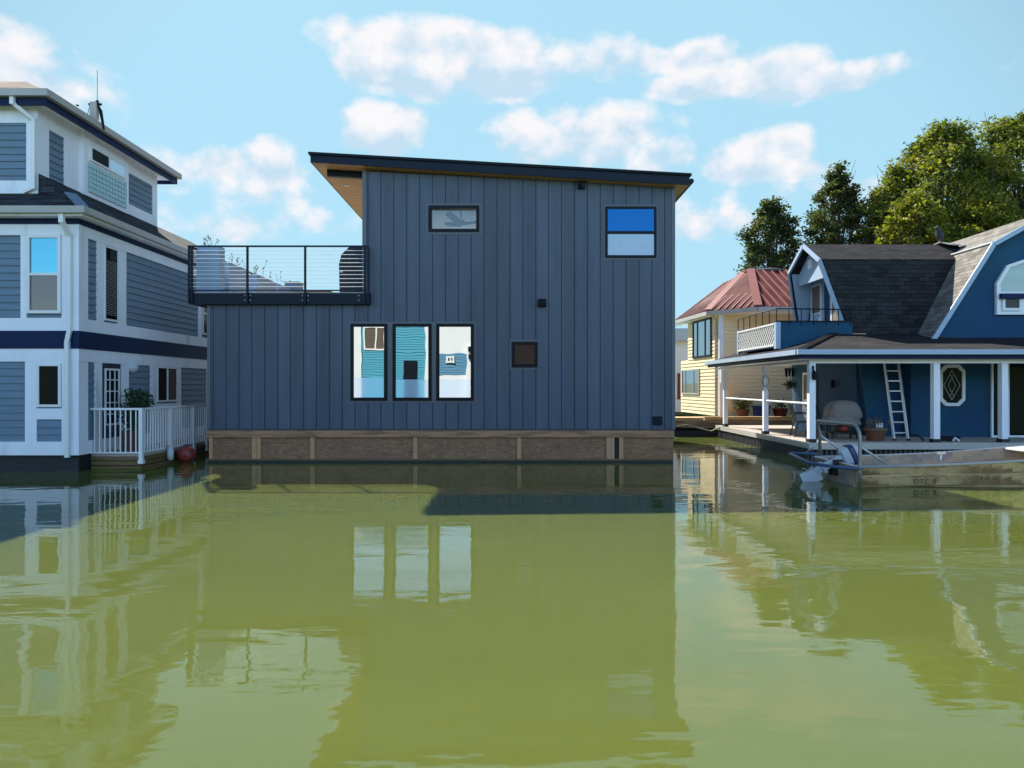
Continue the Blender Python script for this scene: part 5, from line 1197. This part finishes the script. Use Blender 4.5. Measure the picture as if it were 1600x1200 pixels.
lg = MB(); obox(lg, .12, .50, -.06, .06, .06, .045); obox(lg, .50, .56, -.10, .09, .09, .09); obox(lg, .56, .82, -.07, .05, .035, .03); part('motor_leg', lg, 'motor_white', mot)
lw = MB(); obox(lw, .62, .86, -.20, -.02, .03, .012); obox(lw, .70, .98, -.14, .06, .04, .008); part('skeg', lw, 'motor_white', mot)
for k in range(3):
    a = R(120*k+20); d1 = nrm_*0
    c0 = OM(.80,.09,0); q = Vector((0,math.cos(a),0))+dn*math.sin(a)
    part('propeller_blade', MB().hexa([c0+q*.02-dn.cross(q)*.01, c0+q*.1-nrm_*.03+q.cross(nrm_)*.04, c0+q*.11+nrm_*.02, c0+q*.1+nrm_*.01-q.cross(nrm_)*.04]+[v+nrm_*.008 for v in (c0+q*.02-dn.cross(q)*.01, c0+q*.1-nrm_*.03+q.cross(nrm_)*.04, c0+q*.11+nrm_*.02, c0+q*.1+nrm_*.01-q.cross(nrm_)*.04)]), 'alu', mot)
part('clamp_bracket', MB().box(XS-.12, XS+.06, 12.8, 12.84, .12, .42).box(XS-.12, XS+.06, 12.96, 13.0, .12, .42), 'black_plastic', mot)
part('tiller', MB().tube([OM(.05,-.1,0), OM(.03,-.3,.02), OM(.0,-.42,.03)], [.025,.02,.024], 8), 'black_plastic', mot)
# faded registration marks on the side
def text_part(txt, x, z, size, parent, m, yoff, shear=0):
    cu = bpy.data.curves.new('registration', 'FONT'); cu.body = txt; cu.size = size; cu.extrude = .002; cu.space_character = 1.15
    tmp = bpy.data.objects.new('tmp', cu); C.objects.link(tmp); bpy.context.view_layer.update()
    me = bpy.data.meshes.new_from_object(tmp.evaluated_get(bpy.context.evaluated_depsgraph_get())); bpy.data.objects.remove(tmp)
    base = parent_base(parent)
    me.transform(Matrix.Translation(Vector((x, yoff, z))-base) @ Matrix.Rotation(R(90+8), 4, 'X')); me.materials.clear(); me.materials.append(M[m])
    o = bpy.data.objects.new('registration_marks', me); C.objects.link(o); o.parent = parent; return o
text_part('DTC 8', px(1425,12.2), .055, .13, bt, 'ink', YC-.842)
text_part('7', px(1527,12.2), .12, .12, bt, 'ink', YC-.85)

# ================================================================== TREES
def tree(label, x, y, zb, height, cr, nl, leaf, seed, lsize=.16, group='trees on the bank behind the houses', base_frac=.2, top_narrow=.5, ncl=60):
    rnd = np.random.RandomState(seed); rr = random.Random(seed)
    t = thing('tree', (x, y, zb), label, 'tree', group)
    tk = MB(); pts = []; rad = []
    for i in range(9):
        f = i/8; pts.append((x+math.sin(f*3+seed)*.25*f, y+math.cos(f*2+seed)*.25*f, zb+height*.93*f)); rad.append(.035*height*(1-f)**.9*.55+.03)
    tk.tube(pts, rad, 9)
    cents = []
    for i in range(ncl):
        f = base_frac+(1-base_frac)*((i+.5)/ncl)**.9; ang = i*2.399+rr.uniform(-.4,.4)
        env = math.sin(min(1, (f-base_frac)/(1-base_frac)*1.0)*math.pi*.5+.45)*(1-max(0,(f-top_narrow)/(1-top_narrow))**1.8*.86)
        rad_ = cr*env*rr.uniform(.45, 1.05)
        c = Vector((x+math.cos(ang)*rad_, y+math.sin(ang)*rad_, zb+height*f*rr.uniform(.97,1.0)))
        cents.append((c, cr*rr.uniform(.18, .34)*(1.1-.4*f)))
        k = max(0, min(8, f*.75*8)); b0 = Vector(pts[int(k)]); mid = b0.lerp(c, .5)+Vector((0,0,-.04*height*rr.random()))
        tk.tube([b0, mid, c], [.012*height*(1-f)+.05, .03+.005*height*(1-f), .02], 5)
        for _ in range(2):
            e = c+Vector((rr.gauss(0,1), rr.gauss(0,1), rr.gauss(0,.7)))*cr*.2; tk.tube([mid.lerp(c,.6), e], [.03,.012], 4)
    part('trunk', tk, 'bark', t)
    per = nl//ncl; V = []; 
    for c, r in cents:
        n = int(per*(r/(cr*.26))**1.6)+20
        d = rnd.normal(size=(n,3)); d /= np.linalg.norm(d, axis=1)[:,None]; q = rnd.rand(n)**.45
        # ragged sub-clumps
        sub = rnd.normal(size=(14,3)); sub /= np.linalg.norm(sub, axis=1)[:,None]; kk = rnd.randint(0,14,n)
        d = d*.55+sub[kk]*.75
        P = np.array(c)+d*(q*r)[:,None]*np.array([1.15,1.15,.8])
        a = rnd.normal(size=(n,3)); a[:,2] *= .6; a /= np.linalg.norm(a, axis=1)[:,None]; h = rnd.normal(size=(n,3)); b = np.cross(a, h); b /= np.linalg.norm(b, axis=1)[:,None]
        s = (lsize*(.55+.9*rnd.rand(n)))[:,None]
        V.append(np.stack([P-a*s, P+b*s*.55, P+a*s, P-b*s*.55], 1))
    V = np.concatenate(V).reshape(-1,3)-np.array([x,y,zb]); nf = len(V)//4
    me = bpy.data.meshes.new('crown'); me.vertices.add(len(V)); me.vertices.foreach_set('co', V.astype(np.float32).ravel())
    me.loops.add(nf*4); me.loops.foreach_set('vertex_index', np.arange(nf*4, dtype=np.int32)); me.polygons.add(nf); me.polygons.foreach_set('loop_start', np.arange(0, nf*4, 4, dtype=np.int32)); me.polygons.foreach_set('loop_total', np.full(nf, 4, dtype=np.int32))
    me.update(calc_edges=True); me.materials.append(M[leaf]); o = bpy.data.objects.new('crown', me); C.objects.link(o); o.parent = t
    return t
tree('slender dark tree behind the red roof, leftmost of the trees', px(1206,55), 55, 1.2, pz(316,55)-1.2, 3.5, 26000, 'leaf_a', 1, .13, ncl=95, top_narrow=.35)
tree('dark tree between the slender one and the big yellow-green crowns', px(1308,53), 53, 1.2, pz(266,53)-1.2, 3.4, 36000, 'leaf_a', 5, .125, ncl=100, top_narrow=.45)
tree('broad yellow-green tree behind the long dark ridge of the blue house', px(1472,50), 50, 1.2, pz(200,50)-1.2, 5.2, 85000, 'leaf_b', 8, .125, ncl=170, base_frac=.12, top_narrow=.6)
tree('tallest tree, dense and yellow-green at the right edge of the photo', px(1590,52), 52, 1.2, pz(180,52)-1.2, 5.6, 85000, 'leaf_b', 12, .125, ncl=170, base_frac=.12, top_narrow=.65)
tree('mid-height green tree between the dark tree and the broad yellow-green crown', px(1400,51), 51, 1.2, pz(262,51)-1.2, 3.6, 42000, 'leaf_b', 33, .12, ncl=110, base_frac=.12, top_narrow=.55)
tree('low yellowing tree in front of the tall crowns above the right gable', px(1535,45.5), 45.5, 1.0, pz(310,45.5)-1.0, 4.4, 44000, 'leaf_c', 15, .115, ncl=100, base_frac=.1, top_narrow=.6)
tree('small bright green tree just above the ridge left of the bird', px(1425,46), 46, 1.0, pz(300,46)-1.0, 3.2, 26000, 'leaf_c', 21, .13, ncl=80, base_frac=.1, top_narrow=.6)
tree('tree standing behind the far right gable, partly out of the frame', px(1720,52), 52, 1.2, pz(200,52)-1.2, 5.6, 26000, 'leaf_b', 25, .2, ncl=90, base_frac=.15, top_narrow=.6)

# ================================================================== HOUSES ACROSS THE CHANNEL (seen mirrored in the glass)
YQ = -11.7; V_ = 44.04
def qx(p): return (p-800)/FP*V_
def qz(p): return H+(HY-p)/FP*V_
FQ = BACK(YQ)
t = thing('floating_house', (-8, YQ, 0), 'teal lap-sided house mirrored in the left and middle panes of the triple window', 'floating house')
part('wall', MB().box(qx(566), qx(671), YQ-6, YQ, .5, 7.6), 'teal', t)
part('siding', MB().siding(FQ, qx(566), qx(671), .5, 7.6, .16, .03), 'teal', t)
part('corner_board', MB().fb(FQ, qx(545), qx(566), .5, 8.2, -3, .1).fb(FQ, qx(664.5), qx(671.5), .5, 7.6, 0, .12), 'white_sun', t, split=True)
part('float', MB().box(qx(540), qx(672), YQ-6, YQ+1.2, -.3, .45), 'gbeam', t)
window(t, FQ, qx(570), qx(602.5), qz(547), qz(510), fm='white_sun', gm='glass_dark', w=.1, proud=.08, vs=(.52,), panes=['brown_wall','brown_wall'])
part('doorway', MB().fb(FQ, qx(632), qx(653), .5, qz(563), .03, .07), 'black', t)
part('roof', MB().box(qx(540)-.3, qx(672)+.2, YQ-6.4, YQ+.5, 8.2, 8.4), 'shingle_navy', t)
t = thing('floating_house', (-2.6, YQ, 0), 'white and blue house mirrored in the right pane of the triple window', 'floating house')
part('wall', MB().box(qx(678), qx(790), YQ-6, YQ-.1, .5, 6.6), 'white_sun', t)
part('blue_wall', MB().siding(F(0,YQ-.1,1,0,0,1), qx(680), qx(728), qz(586), qz(552), .16, .03), 'midblue', t)
part('pilaster', MB().fb(FQ, qx(729), qx(741), .5, qz(540), -.1, .12), 'white_sun', t)
window(t, F(0,YQ-.06,1,0,0,1), qx(697), qx(710.5), qz(568), qz(556), fm='white_sun', gm='glass_dark', w=.12, proud=.08, vs=(.5,))
for p in (548, 560): part('wall_lamp', MB().fb(FQ, qx(732), qx(736), qz(p), qz(p-7), .121, .3), 'black', t)
part('float', MB().box(qx(676), qx(792), YQ-6, YQ+1.2, -.3, .45), 'gbeam', t)
part('roof', MB().box(qx(676), qx(792), YQ-6.4, YQ+.5, 6.6, 6.8), 'shingle_navy', t)
t = thing('boathouse', (5, YQ, 0), 'low brown board boathouse added across the channel to darken the small square window', 'boathouse')  # boathouse made up so the small window does not mirror bright sky
part('wall', MB().box(qx(796), qx(990), YQ-6, YQ-.1, .2, 5.6), 'brown_wall', t)
part('roof', MB().prism(BACK(YQ), [(qx(792),5.6),(qx(994),5.6),(qx(893),7.4)], -6.3, .3), 'shingle_grey', t)
part('door', MB().fb(BACK(YQ-.1), qx(830), qx(860), .3, 2.6, 0, .06), 'curtain', t)
